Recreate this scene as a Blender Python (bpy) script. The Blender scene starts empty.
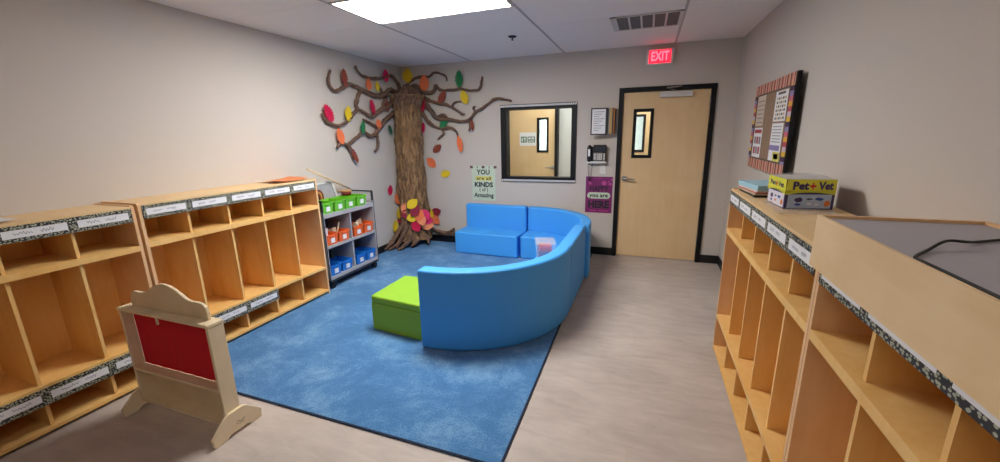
import bpy, bmesh, math, random
from mathutils import Vector, Matrix, noise
random.seed(7)
C = bpy.context.scene.collection
PI = math.pi
V = Vector

# ------------------------------------------------------------------ room numbers (metres)
XL, XR, YB, H = -3.378, 0.895, 5.203, 2.529      # left wall, right wall, far wall, ceiling
YR = -2.2                                        # wall behind the camera
TX, SP = -1.0247, 1.2495                         # ceiling grid
CAM = V((0, 0, 1.5671)); FPX = 397.0
R_ = V((0.94006224, 0.3405028, -0.01846169)); U_ = V((-0.06324023, 0.22728252, 0.97177329)); W_ = V((-0.33508755, 0.91235985, -0.23519319))

def on(u, v, ax, val):
    """where the sight line through photo pixel (u, v) meets the plane axis=val"""
    d = W_ + R_ * ((u - 500) / FPX) - U_ * ((v - 231) / FPX)
    return CAM + d * ((val - CAM[ax]) / d[ax])

# ------------------------------------------------------------------ materials
def lin(h):
    h = h.lstrip('#'); r = []
    for i in (0, 2, 4):
        c = int(h[i:i+2], 16) / 255
        r.append(c / 12.92 if c <= .04045 else ((c + .055) / 1.055) ** 2.4)
    return (*r, 1)

def new_mat(name):
    m = bpy.data.materials.new(name); m.use_nodes = True
    nt = m.node_tree; return m, nt, nt.nodes['Principled BSDF']

def N(nt, t, **k):
    n = nt.nodes.new(t)
    for a, b in k.items():
        if a in n.inputs: n.inputs[a].default_value = b
        else: setattr(n, a, b)
    return n

def mat(name, col, rough=.5, metal=0, spec=.5, bump=0, bscale=60, var=0, vscale=5, vstretch=(1, 1, 1), coat=0, sheen=0):
    m, nt, b = new_mat(name); L = nt.links.new
    b.inputs['Base Color'].default_value = lin(col); b.inputs['Roughness'].default_value = rough
    b.inputs['Metallic'].default_value = metal; b.inputs['Specular IOR Level'].default_value = spec
    b.inputs['Coat Weight'].default_value = coat; b.inputs['Sheen Weight'].default_value = sheen
    tc = N(nt, 'ShaderNodeTexCoord')
    if var:
        mp = N(nt, 'ShaderNodeMapping'); mp.inputs['Scale'].default_value = vstretch
        L(tc.outputs['Object'], mp.inputs['Vector'])
        n = N(nt, 'ShaderNodeTexNoise', Scale=vscale, Detail=5.0, Roughness=.6); L(mp.outputs[0], n.inputs['Vector'])
        h = N(nt, 'ShaderNodeHueSaturation'); h.inputs['Color'].default_value = lin(col)
        mr = N(nt, 'ShaderNodeMapRange'); mr.inputs[1].default_value = .3; mr.inputs[2].default_value = .7
        mr.inputs[3].default_value = 1 - var; mr.inputs[4].default_value = 1 + var
        L(n.outputs[0], mr.inputs[0]); L(mr.outputs[0], h.inputs['Value']); L(h.outputs[0], b.inputs['Base Color'])
    if bump:
        n2 = N(nt, 'ShaderNodeTexNoise', Scale=bscale, Detail=4.0); L(tc.outputs['Object'], n2.inputs['Vector'])
        bp = N(nt, 'ShaderNodeBump', Strength=bump, Distance=.01); L(n2.outputs[0], bp.inputs['Height']); L(bp.outputs[0], b.inputs['Normal'])
    return m

def emit(name, col, s):
    m, nt, b = new_mat(name)
    b.inputs['Base Color'].default_value = lin(col); b.inputs['Emission Color'].default_value = lin(col)
    b.inputs['Emission Strength'].default_value = s; return m

def wood(name, c1, c2, stretch=(9, 9, 1.2), rough=.42, scale=2.2):
    m, nt, b = new_mat(name); L = nt.links.new
    tc = N(nt, 'ShaderNodeTexCoord'); mp = N(nt, 'ShaderNodeMapping'); mp.inputs['Scale'].default_value = stretch
    L(tc.outputs['Object'], mp.inputs[0])
    n = N(nt, 'ShaderNodeTexNoise', Scale=scale, Detail=6.0, Roughness=.62, Distortion=.6); L(mp.outputs[0], n.inputs['Vector'])
    n2 = N(nt, 'ShaderNodeTexNoise', Scale=1.7, Detail=2.0, Distortion=1.5); L(tc.outputs['Object'], n2.inputs['Vector'])
    mx = N(nt, 'ShaderNodeMath', operation='ADD'); L(n.outputs[0], mx.inputs[0]); L(n2.outputs[0], mx.inputs[1])
    r = N(nt, 'ShaderNodeValToRGB'); r.color_ramp.elements[0].position = .36; r.color_ramp.elements[1].position = .66
    r.color_ramp.elements[0].color = lin(c2); r.color_ramp.elements[1].color = lin(c1)
    hf = N(nt, 'ShaderNodeMath', operation='MULTIPLY'); hf.inputs[1].default_value = .5
    L(mx.outputs[0], hf.inputs[0]); L(hf.outputs[0], r.inputs[0]); L(r.outputs[0], b.inputs['Base Color'])
    b.inputs['Roughness'].default_value = rough; b.inputs['Specular IOR Level'].default_value = .35
    return m

M = {}
M['wall'] = mat('wall_paint', '#C8C0B8', .85, bump=.12, bscale=220, spec=.2)
M['ceiling'] = mat('ceiling_tile', '#F0E6E0', .95, bump=.25, bscale=180, spec=.1)
M['tbar'] = mat('grid_metal', '#B4ABA8', .6)
M['black'] = mat('black_paint', '#0C0C11', .5, spec=.3)
M['base'] = mat('black_vinyl_base', '#0B0B0E', .5)
M['maple'] = wood('maple', '#F0C884', '#E4B369')
M['maple_top'] = wood('maple_top', '#EBCB9C', '#E2BD88', stretch=(6, 1, 6))
M['maple_edge'] = wood('maple_edge', '#E8C294', '#DEB182')
M['maple_gray'] = wood('maple_board', '#EDD3A8', '#DFBE8C', stretch=(3, 1.3, 5), scale=1.6)
M['birch'] = wood('birch', '#E8D8B8', '#DCC8A4', stretch=(3, 3, 2))
M['doorwood'] = wood('door_veneer', '#E3C69C', '#DCBB8D', stretch=(7, 7, .7), rough=.5)
M['hookmetal'] = mat('bronze', '#8A6A48', .35, metal=.7)
M['card'] = mat('card_white', '#E6E6EA', .6)
M['ink'] = mat('grey_ink', '#7C7A86', .7)
M['steel'] = mat('satin_steel', '#B4B2AE', .3, metal=.9)
M['closer'] = mat('closer_grey', '#C9C6C4', .45)
M['blue_vinyl'] = mat('blue_vinyl', '#46A4F2', .5, bump=.05, bscale=300, spec=.4)
M['green_vinyl'] = mat('green_vinyl', '#8CBC34', .5, bump=.05, bscale=300, spec=.4)
M['red_cloth'] = mat('red_cloth', '#CC0A24', .85, bump=.15, bscale=90)
M['cart'] = mat('cart_grey', '#A4A3A9', .5, var=.05, vscale=20)
M['dark'] = mat('dark_trim', '#2A2A30', .5)
M['rubber'] = mat('rubber', '#101012', .6)
M['g_plastic'] = mat('green_plastic', '#6CBF2A', .35)
M['o_plastic'] = mat('orange_plastic', '#F06A2A', .35)
M['b_plastic'] = mat('blue_plastic', '#1E78D2', .35)
M['white'] = mat('white_plastic', '#DCDAD6', .4)
M['board_white'] = mat('board_white', '#CFD0D2', .35)
M['laminate'] = mat('grey_laminate', '#A6A2A8', .45, var=.03, vscale=60)
M['vent_dark'] = mat('vent_dark', '#62605E', .7)
M['vent_white'] = mat('vent_white', '#CFC8C4', .5)
M['cork'] = mat('cork', '#8E7560', .9, var=.12, vscale=60, bump=.2, bscale=120)
M['phone'] = mat('phone_black', '#1B1B20', .35)
M['phone_grey'] = mat('phone_grey', '#8E8C8A', .4)
M['screen'] = mat('phone_screen', '#39404E', .2)
M['poster_mint'] = mat('poster_mint', '#C5D3BE', .7, var=.05, vscale=8)
M['yellow'] = mat('poster_yellow', '#D8D070', .7)
M['poster_purple'] = mat('poster_purple', '#7A1F63', .6, var=.12, vscale=12)
M['magenta'] = mat('poster_magenta', '#B8478F', .6)
M['poster_ink'] = mat('poster_ink', '#1B1E2A', .7)
M['tan_strap'] = mat('tan_panel', '#B98A3E', .6)
M['hall_wall'] = mat('hall_paint', '#C9CAC8', .8)
M['troffer'] = emit('troffer_light', '#FFFCF7', 1.0)
LAMP = 31.0
M['troffer'].node_tree.nodes['Principled BSDF'].inputs['Emission Strength'].default_value = LAMP
M['troffer_fill'] = emit('troffer_fill', '#FFFCF7', 3.6)
M['troffer_hall'] = emit('troffer_hall', '#FFFCF8', 11.0); M['troffer_far'] = emit('troffer_far', '#F4F8FF', 70.0)
M['exit_red'] = emit('exit_red', '#FF2038', 1.6)
M['exit_letter'] = emit('exit_letter', '#FF5062', 2.4)

def glass_mat(name, tint='#FFFFFF', rough=0.0, alpha=.12):
    m, nt, b = new_mat(name); L = nt.links.new
    tr = N(nt, 'ShaderNodeBsdfTransparent'); tr.inputs[0].default_value = lin(tint)
    gl = N(nt, 'ShaderNodeBsdfGlossy'); gl.inputs['Roughness'].default_value = rough
    fr = N(nt, 'ShaderNodeFresnel', IOR=1.45); mx = N(nt, 'ShaderNodeMixShader')
    L(fr.outputs[0], mx.inputs[0]); L(tr.outputs[0], mx.inputs[1]); L(gl.outputs[0], mx.inputs[2])
    L(mx.outputs[0], nt.nodes['Material Output'].inputs['Surface']); return m
M['glass'] = glass_mat('window_glass', '#F2F6F4')
def film_mat(name, col, amount):
    m, nt, b = new_mat(name); L = nt.links.new
    tr = N(nt, 'ShaderNodeBsdfTransparent'); mx = N(nt, 'ShaderNodeMixShader'); mx.inputs[0].default_value = amount
    b.inputs['Base Color'].default_value = lin(col); b.inputs['Roughness'].default_value = .15
    L(tr.outputs[0], mx.inputs[1]); L(b.outputs[0], mx.inputs[2]); L(mx.outputs[0], nt.nodes['Material Output'].inputs['Surface'])
    return m
M['film'] = film_mat('clear_film', '#C9C4C4', .28)
M['tub'] = film_mat('clear_tub', '#ECE8EA', .26)

def carpet():
    m, nt, b = new_mat('blue_carpet'); L = nt.links.new
    tc = N(nt, 'ShaderNodeTexCoord')
    n = N(nt, 'ShaderNodeTexNoise', Scale=2.3, Detail=10.0, Roughness=.76, Distortion=.35); L(tc.outputs['Object'], n.inputs['Vector'])
    n3 = N(nt, 'ShaderNodeTexNoise', Scale=110.0, Detail=3.0); L(tc.outputs['Object'], n3.inputs['Vector'])
    a = N(nt, 'ShaderNodeMath', operation='MULTIPLY_ADD'); a.inputs[1].default_value = .42; L(n3.outputs[0], a.inputs[0]); L(n.outputs[0], a.inputs[2])
    r = N(nt, 'ShaderNodeValToRGB'); e = r.color_ramp.elements
    e[0].position = .50; e[0].color = lin('#3F6C98'); e[1].position = .92; e[1].color = lin('#82ABCE')
    x = e.new(.70); x.color = lin('#4B7DB0')
    L(a.outputs[0], r.inputs[0]); L(r.outputs[0], b.inputs['Base Color'])
    b.inputs['Roughness'].default_value = .95; b.inputs['Specular IOR Level'].default_value = .1; b.inputs['Sheen Weight'].default_value = .15
    bp = N(nt, 'ShaderNodeBump', Strength=.6, Distance=.006); L(n3.outputs[0], bp.inputs['Height']); L(bp.outputs[0], b.inputs['Normal'])
    return m
M['carpet'] = carpet()
M['rug_edge'] = mat('rug_edge', '#17233C', .9)

def vinyl_floor():
    m, nt, b = new_mat('vinyl_plank'); L = nt.links.new
    tc = N(nt, 'ShaderNodeTexCoord'); mp = N(nt, 'ShaderNodeMapping'); L(tc.outputs['Object'], mp.inputs[0])
    br = N(nt, 'ShaderNodeTexBrick'); br.inputs['Scale'].default_value = 1.0
    br.inputs['Brick Width'].default_value = 1.22; br.inputs['Row Height'].default_value = .305
    br.inputs['Mortar Size'].default_value = .0012; br.inputs['Mortar Smooth'].default_value = .3; br.inputs['Bias'].default_value = 0
    br.inputs['Color1'].default_value = (.45, .45, .45, 1); br.inputs['Color2'].default_value = (.55, .55, .55, 1); br.inputs['Mortar'].default_value = (.3, .3, .3, 1)
    L(mp.outputs[0], br.inputs['Vector'])
    m2 = N(nt, 'ShaderNodeMapping'); m2.inputs['Scale'].default_value = (1.6, 6, 1); L(tc.outputs['Object'], m2.inputs[0])
    n = N(nt, 'ShaderNodeTexNoise', Scale=2.4, Detail=8.0, Roughness=.65, Distortion=.5); L(m2.outputs[0], n.inputs['Vector'])
    n4 = N(nt, 'ShaderNodeTexNoise', Scale=2.2, Detail=4.0); L(tc.outputs['Object'], n4.inputs['Vector'])
    ad = N(nt, 'ShaderNodeMath', operation='ADD'); L(n.outputs[0], ad.inputs[0]); L(n4.outputs[0], ad.inputs[1])
    a3 = N(nt, 'ShaderNodeMath', operation='MULTIPLY_ADD'); a3.inputs[1].default_value = .8; L(br.outputs[0], a3.inputs[0]); L(ad.outputs[0], a3.inputs[2])
    r = N(nt, 'ShaderNodeValToRGB'); e = r.color_ramp.elements
    mr = N(nt, 'ShaderNodeMapRange'); mr.inputs[1].default_value = 1.0; mr.inputs[2].default_value = 1.85; L(a3.outputs[0], mr.inputs[0])
    e[0].position = .1; e[0].color = lin('#A99D95'); e[1].position = .9; e[1].color = lin('#CABEB5')
    L(mr.outputs[0], r.inputs[0]); L(r.outputs[0], b.inputs['Base Color'])
    b.inputs['Roughness'].default_value = .5; b.inputs['Specular IOR Level'].default_value = .35
    bp = N(nt, 'ShaderNodeBump', Strength=.15, Distance=.004); L(n.outputs[0], bp.inputs['Height']); L(bp.outputs[0], b.inputs['Normal'])
    return m
M['floor'] = vinyl_floor()

def border_mat():
    """black border paper printed with little off-white leaf dashes"""
    m, nt, b = new_mat('leaf_border_paper'); L = nt.links.new
    tc = N(nt, 'ShaderNodeTexCoord'); mp = N(nt, 'ShaderNodeMapping'); mp.inputs['Scale'].default_value = (85, 85, 125)
    L(tc.outputs['Object'], mp.inputs[0])
    v = N(nt, 'ShaderNodeTexVoronoi', Scale=1.0, Randomness=.8); L(mp.outputs[0], v.inputs['Vector'])
    r = N(nt, 'ShaderNodeValToRGB'); e = r.color_ramp.elements
    e[0].position = .40; e[0].color = lin('#A9AB96'); e[1].position = .46; e[1].color = lin('#26262A')
    L(v.outputs['Distance'], r.inputs[0]); L(r.outputs[0], b.inputs['Base Color']); b.inputs['Roughness'].default_value = .6
    return m
M['border'] = border_mat()

def bark():
    m, nt, b = new_mat('crumpled_brown_paper'); L = nt.links.new
    tc = N(nt, 'ShaderNodeTexCoord'); mp = N(nt, 'ShaderNodeMapping'); mp.inputs['Scale'].default_value = (1, 1, .35); L(tc.outputs['Object'], mp.inputs[0])
    n = N(nt, 'ShaderNodeTexNoise', Scale=22.0, Detail=6.0, Roughness=.65, Distortion=.8); L(mp.outputs[0], n.inputs['Vector'])
    r = N(nt, 'ShaderNodeValToRGB'); e = r.color_ramp.elements
    e[0].position = .34; e[0].color = lin('#553A27'); e[1].position = .68; e[1].color = lin('#B08B63')
    L(n.outputs[0], r.inputs[0]); L(r.outputs[0], b.inputs['Base Color']); b.inputs['Roughness'].default_value = .85
    bp = N(nt, 'ShaderNodeBump', Strength=1.0, Distance=.03); L(n.outputs[0], bp.inputs['Height']); L(bp.outputs[0], b.inputs['Normal'])
    return m
M['bark'] = bark()
M['bark2'] = mat('twisted_brown_paper', '#6E5344', .85, var=.35, vscale=30, bump=.8, bscale=45)

def stripes(name, cols, axis, period):
    """paper printed with coloured stripes of unequal colours along one axis"""
    m, nt, b = new_mat(name); L = nt.links.new
    tc = N(nt, 'ShaderNodeTexCoord'); s = N(nt, 'ShaderNodeSeparateXYZ'); L(tc.outputs['Object'], s.inputs[0])
    d = N(nt, 'ShaderNodeMath', operation='DIVIDE'); d.inputs[1].default_value = period; L(s.outputs[axis], d.inputs[0])
    f = N(nt, 'ShaderNodeMath', operation='FRACT'); L(d.outputs[0], f.inputs[0])
    r = N(nt, 'ShaderNodeValToRGB'); r.color_ramp.interpolation = 'CONSTANT'; e = r.color_ramp.elements
    e[0].position = 0; e[0].color = lin(cols[0]); e[1].position = 1 / len(cols); e[1].color = lin(cols[1])
    for i in range(2, len(cols)):
        x = e.new(i / len(cols)); x.color = lin(cols[i])
    L(f.outputs[0], r.inputs[0]); L(r.outputs[0], b.inputs['Base Color']); b.inputs['Roughness'].default_value = .7
    return m
M['stripe_y'] = stripes('stripe_border_top', ['#D08A70', '#3A2530', '#D9A184', '#8B5A68', '#E0A890', '#C87A66', '#4A2C3C', '#D8A08A'], 1, .19)
M['stripe_z'] = stripes('stripe_border_side', ['#D9A63A', '#C8607A', '#8C86B4', '#40284A', '#E2B83C', '#C9B8C8', '#B44A5A'], 2, .23)
PAL = {'brown': '#8A4436', 'maroon': '#8C2A3E', 'crimson': '#C41E48', 'pink': '#D8386A', 'orange': '#E9794E', 'peach': '#EC9268',
       'yellow': '#E2C22E', 'green': '#2C7A4C', 'dark_green': '#2F5A48'}
for k, c in PAL.items(): M['leaf_' + k] = mat('leaf_' + k, c, .7, spec=.2)

# ------------------------------------------------------------------ mesh helpers
class B:
    def __init__(s): s.bm = bmesh.new()
    def box(s, a, b, mi=0, rot=None):
        lo = [min(a[i], b[i]) for i in range(3)]; hi = [max(a[i], b[i]) for i in range(3)]
        vs = [s.bm.verts.new((x, y, z)) for x in (lo[0], hi[0]) for y in (lo[1], hi[1]) for z in (lo[2], hi[2])]
        if rot is not None:
            c = V([(lo[i] + hi[i]) / 2 for i in range(3)])
            for v in vs: v.co = c + rot @ (v.co - c)
        for f in ((0, 1, 3, 2), (4, 6, 7, 5), (0, 4, 5, 1), (2, 3, 7, 6), (0, 2, 6, 4), (1, 5, 7, 3)):
            s.bm.faces.new([vs[i] for i in f]).material_index = mi
        return s
    def prism(s, pts, o, u, v, n, t, mi=0):
        """outline pts (2-D) in the frame o,u,v pushed t along n"""
        o, u, v, n = V(o), V(u), V(v), V(n)
        a = [s.bm.verts.new(o + u * p[0] + v * p[1]) for p in pts]
        b = [s.bm.verts.new(o + u * p[0] + v * p[1] + n * t) for p in pts]
        k = len(pts)
        s.bm.faces.new(a).material_index = mi; s.bm.faces.new(b[::-1]).material_index = mi
        for i in range(k):
            s.bm.faces.new((a[i], b[i], b[(i + 1) % k], a[(i + 1) % k])).material_index = mi
        return s
    def tube(s, path, r, n=8, mi=0, cap=True, jit=0, sy=1):
        path = [V(p) for p in path]; rings = []; prev = None
        for i, p in enumerate(path):
            t = (path[min(i + 1, len(path) - 1)] - path[max(i - 1, 0)]).normalized()
            a = (prev - t * prev.dot(t)) if prev else t.orthogonal()
            a.normalize(); prev = a; b = t.cross(a)
            rr = r[i] if isinstance(r, (list, tuple)) else r
            ring = []
            for k in range(n):
                an = 2 * PI * k / n
                q = rr * (1 + (jit * noise.noise(V((p.x * 23 + math.cos(an) * 1.3, p.y * 23 + math.sin(an) * 1.3, p.z * 23))) if jit else 0))
                ring.append(s.bm.verts.new(p + a * math.cos(an) * q + b * math.sin(an) * q * sy))
            rings.append(ring)
        for r0, r1 in zip(rings, rings[1:]):
            for k in range(n):
                f = s.bm.faces.new((r0[k], r0[(k + 1) % n], r1[(k + 1) % n], r1[k])); f.material_index = mi; f.smooth = True
        if cap:
            s.bm.faces.new(rings[0][::-1]).material_index = mi; s.bm.faces.new(rings[-1]).material_index = mi
        return s
    def cyl(s, a, b, r, n=20, mi=0, r2=None): return s.tube([a, b], [r, r if r2 is None else r2], n, mi)
    def grid(s, fn, nu, nv, mi=0, smooth=True):
        g = [[s.bm.verts.new(fn(i / nu, j / nv)) for j in range(nv + 1)] for i in range(nu + 1)]
        for i in range(nu):
            for j in range(nv):
                f = s.bm.faces.new((g[i][j], g[i + 1][j], g[i + 1][j + 1], g[i][j + 1])); f.material_index = mi; f.smooth = smooth
        return s
    def ribbon(s, pts, w, o, u, v, n, mi):
        for p, q in zip(pts, pts[1:]):
            d = V((q[0] - p[0], q[1] - p[1]));
            if d.length < 1e-6: continue
            e = V((-d.y, d.x)).normalized() * w / 2
            c = [(p[0] + e.x, p[1] + e.y), (p[0] - e.x, p[1] - e.y), (q[0] - e.x, q[1] - e.y), (q[0] + e.x, q[1] + e.y)]
            s.bm.faces.new([s.bm.verts.new(V(o) + V(u) * x + V(v) * y + V(n) * .0006) for x, y in c]).material_index = mi
        return s
    def text(s, body, size, o, u, v, n, t=.001, mi=0, fat=0, width=None, center=True):
        cu = bpy.data.curves.new('t', 'FONT'); cu.body = body; cu.size = size; cu.offset = fat; cu.resolution_u = 2
        if center: cu.align_x = 'CENTER'
        cu.align_y = 'CENTER'
        ob = bpy.data.objects.new('t', cu); C.objects.link(ob)
        bpy.context.view_layer.update()
        me = bpy.data.meshes.new_from_object(ob.evaluated_get(bpy.context.evaluated_depsgraph_get()))
        bpy.data.objects.remove(ob); bpy.data.curves.remove(cu)
        xs = [w.co.x for w in me.vertices]
        sx = (width / (max(xs) - min(xs))) if width else 1
        tb = bmesh.new(); tb.from_mesh(me); bpy.data.meshes.remove(me)
        vm = {w: s.bm.verts.new(V(o) + V(u) * w.co.x * sx + V(v) * w.co.y + V(n) * t) for w in tb.verts}
        for f in tb.faces: s.bm.faces.new([vm[w] for w in f.verts]).material_index = mi
        tb.free(); return s
    def bevel(s, w, seg=3, ang=.6):
        s.bm.normal_update()
        es = [e for e in s.bm.edges if len(e.link_faces) == 2 and e.calc_face_angle(0) > ang]
        bmesh.ops.bevel(s.bm, geom=es, offset=w, segments=seg, profile=.5, affect='EDGES', clamp_overlap=True)
        return s
    def smooth(s, on_=True):
        for f in s.bm.faces: f.smooth = on_
        return s
    def build(s, name, mats, parent=None, recalc=True):
        if not isinstance(mats, (list, tuple)): mats = [mats]
        if recalc: bmesh.ops.recalc_face_normals(s.bm, faces=s.bm.faces[:])
        off = V((0, 0, 0)); p = parent
        while p is not None: off += p.location; p = p.parent
        o = bpy.data.objects.new(name, bpy.data.meshes.new(name)); C.objects.link(o)
        if parent is not None:
            o.parent = parent; bmesh.ops.translate(s.bm, verts=s.bm.verts[:], vec=-off)
        s.bm.to_mesh(o.data); s.bm.free()
        for m in mats: o.data.materials.append(M[m])
        return o

def box(a, b): return B().box(a, b)
def thing(name, label, cat, loc, group=None):
    o = bpy.data.objects.new(name, None); C.objects.link(o); o.location = loc; o.empty_display_size = .1
    return tag(o, label, cat, group)
def tag(o, label, cat, group=None):
    o['label'] = label; o['category'] = cat
    if group: o['group'] = group
    return o
def struct(o): o['kind'] = 'structure'; return o
def copy_tree(o, parent=None):
    c = o.copy(); C.objects.link(c); c.parent = parent
    for ch in list(o.children): copy_tree(ch, c)
    return c
def origin(o, loc):
    """move the object's origin without moving its shape"""
    o.data.transform(Matrix.Translation(-V(loc))); o.location = loc; return o
def relabel(o, label, group=None):
    o['label'] = label
    if group: o['group'] = group
    return o
def smoothpath(pts, k=4):
    pts = [V(p) for p in pts]; out = []
    for i in range(len(pts) - 1):
        p0, p1, p2, p3 = pts[max(i - 1, 0)], pts[i], pts[i + 1], pts[min(i + 2, len(pts) - 1)]
        for j in range(k):
            t = j / k
            out.append(.5 * ((2 * p1) + (p2 - p0) * t + (2 * p0 - 5 * p1 + 4 * p2 - p3) * t * t + (3 * p1 - p0 - 3 * p2 + p3) * t ** 3))
    return out + [pts[-1]]

# ------------------------------------------------------------------ the room
struct(box((XL - .1, YR - .1, -.1), (XR + .3, YB + 1.9, 0)).build('floor', 'floor'))
struct(box((XL - .12, YR - .12, 0), (XL, YB + .12, H + .1)).build('wall_left', 'wall'))
WR = lambda y: XR + .0155 * (YB - y)             # the right wall opens out slightly towards the viewer
struct(B().prism([(WR(YR - .12), YR - .12), (WR(YB + .12), YB + .12), (1.2, YB + .12), (1.2, YR - .12)], (0, 0, 0), (1, 0, 0), (0, 1, 0), (0, 0, 1), H + .1).build('wall_right', 'wall'))
struct(box((XL, YR - .12, 0), (XR + .15, YR, H + .1)).build('wall_rear', 'wall'))
DX0, DX1, DH = -.3037, .6398, 2.032
WX0, WX1, WZ0, WZ1 = -1.80, -.905, .995, 1.895
w = B(); y0, y1 = YB, YB + .13
w.box((XL, y0, 0), (WX0, y1, H + .1)); w.box((WX0, y0, 0), (WX1, y1, WZ0)); w.box((WX0, y0, WZ1), (WX1, y1, H + .1))
w.box((WX1, y0, 0), (DX0, y1, H + .1)); w.box((DX0, y0, DH), (DX1, y1, H + .1)); w.box((DX1, y0, 0), (XR, y1, H + .1))
struct(w.build('wall_back', 'wall'))
# hall beyond
HY = 6.9
hw_m = B(); hy1 = HY + .06
for a, b, c_, d_ in ((-4.2, -1.80, 0, H + .1), (-1.575, -.25, 0, H + .1), (-.035, 2.2, 0, H + .1), (-1.80, -1.575, 0, 1.25), (-1.80, -1.575, 1.85, H + .1), (-.25, -.035, 0, 1.25), (-.25, -.035, 1.85, H + .1)):
    hw_m.box((a, HY, c_), (b, hy1, d_))
struct(hw_m.build('wall_hall', 'hall_wall'))
struct(box((-3.2, HY + 1.6, 0), (1.2, HY + 1.7, H)).build('wall_far_room', 'hall_wall')); struct(box((-3.3, hy1, 0), (-3.2, HY + 1.7, H)).build('wall_far_room', 'hall_wall')); struct(box((1.2, hy1, 0), (1.3, HY + 1.7, H)).build('wall_far_room', 'hall_wall'))
struct(box((-3.3, hy1, -.1), (1.3, HY + 1.7, 0)).build('floor_far_room', 'floor')); struct(box((-3.3, hy1, H), (1.3, HY + 1.7, H + .1)).build('ceiling_far_room', 'ceiling'))
struct(box((-4.2, YB + .13, H), (2.2, HY, H + .1)).build('ceiling_hall', 'ceiling'))
struct(box((-4.3, YB + .13, 0), (-4.2, HY, H)).build('wall_hall_end', 'hall_wall'))
struct(box((2.2, YB + .13, 0), (2.3, HY, H)).build('wall_hall_end', 'hall_wall'))
struct(box((XR + .3, YB + .13, -.1), (2.2, HY, 0)).build('floor_hall', 'floor'))
struct(box((-4.2, YB + .13, -.1), (XL - .1, HY + .06, 0)).build('floor_hall', 'floor'))

# ceiling: lay-in tiles on a grid, one opening each for light and vent
LY = 3.227; LX0, LX1 = TX - SP, TX
xs = [TX + SP * k for k in range(-2, 3)]; ys = [LY + SP / 2 * k for k in range(-9, 5)]
VX0, VX1, VY0, VY1 = -.372, .218, 3.86, 4.35
c = B()
for i in range(-1, len(xs)):
    a = max(xs[i], XL) if i >= 0 else XL; b = xs[i + 1] if i + 1 < len(xs) and xs[i + 1] < XR else XR + .14
    if b - a < .02 or a > XR: continue
    for j in range(-1, len(ys)):
        p = max(ys[j], YR) if j >= 0 else YR; q_ = min(ys[j + 1], YB) if j + 1 < len(ys) else YB
        if q_ - p < .02: continue
        if abs(a - LX0) < .01 and abs(q_ - LY) < .01: continue
        if abs(a - TX) < .01 and abs(q_ - (LY - SP * 2.5)) < .01: continue
        c.box((a + .004, p + .0012, H + .003), (b - .004, q_ - .0012, H + .03))
ceil = struct(c.build('ceiling', 'ceiling'))
g = B()
for x in xs[:-1]: g.box((x - .011, YR, H), (x + .011, YB, H + .012))
for y in ys:
    if YR < y < YB: g.box((XL, y - .004, H + .004), (XR + .14, y + .006, H + .012))
g.build('grid_bars', 'tbar', ceil)
struct(box((XL, YR, H + .1), (XR + .14, YB, H + .14)).build('ceiling_deck', 'ceiling'))

def troffer(x0, x1, ya, yb, label, lm='troffer', z=H):
    t = thing('ceiling_light', label, 'light', ((x0 + x1) / 2, (ya + yb) / 2, z), 'recessed panel ceiling lights')
    f = B(); e = .016
    f.box((x0 + .011, ya + .006, z - .004), (x0 + .011 + e, yb - .006, z + .03)); f.box((x1 - .011 - e, ya + .006, z - .004), (x1 - .011, yb - .006, z + .03))
    f.box((x0 + .011, ya + .006, z - .004), (x1 - .011, ya + .006 + e, z + .03)); f.box((x0 + .011, yb - .006 - e, z - .004), (x1 - .011, yb - .006, z + .03))
    f.build('light_frame', 'vent_white', t)
    box((x0 + .027, ya + .022, z + .004), (x1 - .027, yb - .022, z + .02)).build('light_diffuser', lm, t)
    return t
troffer(LX0, LX1, LY - SP / 2, LY, 'bright white rectangular panel light set in the ceiling above the blue rug')
troffer(TX, TX + SP, LY - SP * 3, LY - SP * 2.5, 'added fill panel light in the ceiling behind the viewer', 'troffer_fill')  # unseen panel added as weak fill for the near right side
troffer(-2.0, -.8, YB + .6, YB + 1.2, 'hall ceiling light beyond the window', 'troffer_hall', H - .03)
troffer(-2.2, -1.0, HY + .6, HY + 1.2, 'ceiling light of the room across the hall', 'troffer_far', H - .03)
troffer(-.6, .6, YB + .6, YB + 1.2, 'hall ceiling light beyond the door', 'troffer_hall', H - .03)

# air vent
t = thing('ceiling_vent', 'white ceiling air vent with five dark slots above the exit sign', 'vent', (-.08, 4.1, H))
f = B(); fw = .045
f.box((VX0, VY0, H - .006), (VX1, VY0 + .02, H)); f.box((VX0, VY1 - .02, H - .006), (VX1, VY1, H))
f.box((VX0, VY0, H - .006), (VX0 + .05, VY1, H)); f.box((VX1 - .03, VY0, H - .006), (VX1, VY1, H))
f.build('vent_frame', 'vent_white', t)
box((VX0 + .03, VY0 + .02, H - .002), (VX1 - .02, VY1 - .02, H + .002)).build('vent_backing', 'vent_dark', t)
n = 5; span = (VX1 - .03) - (VX0 + .05)
for k in range(1, n):
    x = VX0 + .05 + span * k / n
    box((x - .008, VY0 + .02, H - .006), (x + .008, VY1 - .02, H)).build('vent_slat', 'vent_white', t)

t = thing('fire_sprinkler', 'small dark fire sprinkler head on the ceiling between light and vent', 'sprinkler', (-1.347, 4.134, H))
B().cyl((-1.347, 4.134, H), (-1.347, 4.134, H - .012), .045, 24, r2=.03).build('escutcheon', 'dark', t)
B().cyl((-1.347, 4.134, H - .012), (-1.347, 4.134, H - .032), .006, 12).cyl((-1.347, 4.134, H - .032), (-1.347, 4.134, H - .037), .012, 12).build('deflector', 'dark', t)

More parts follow.
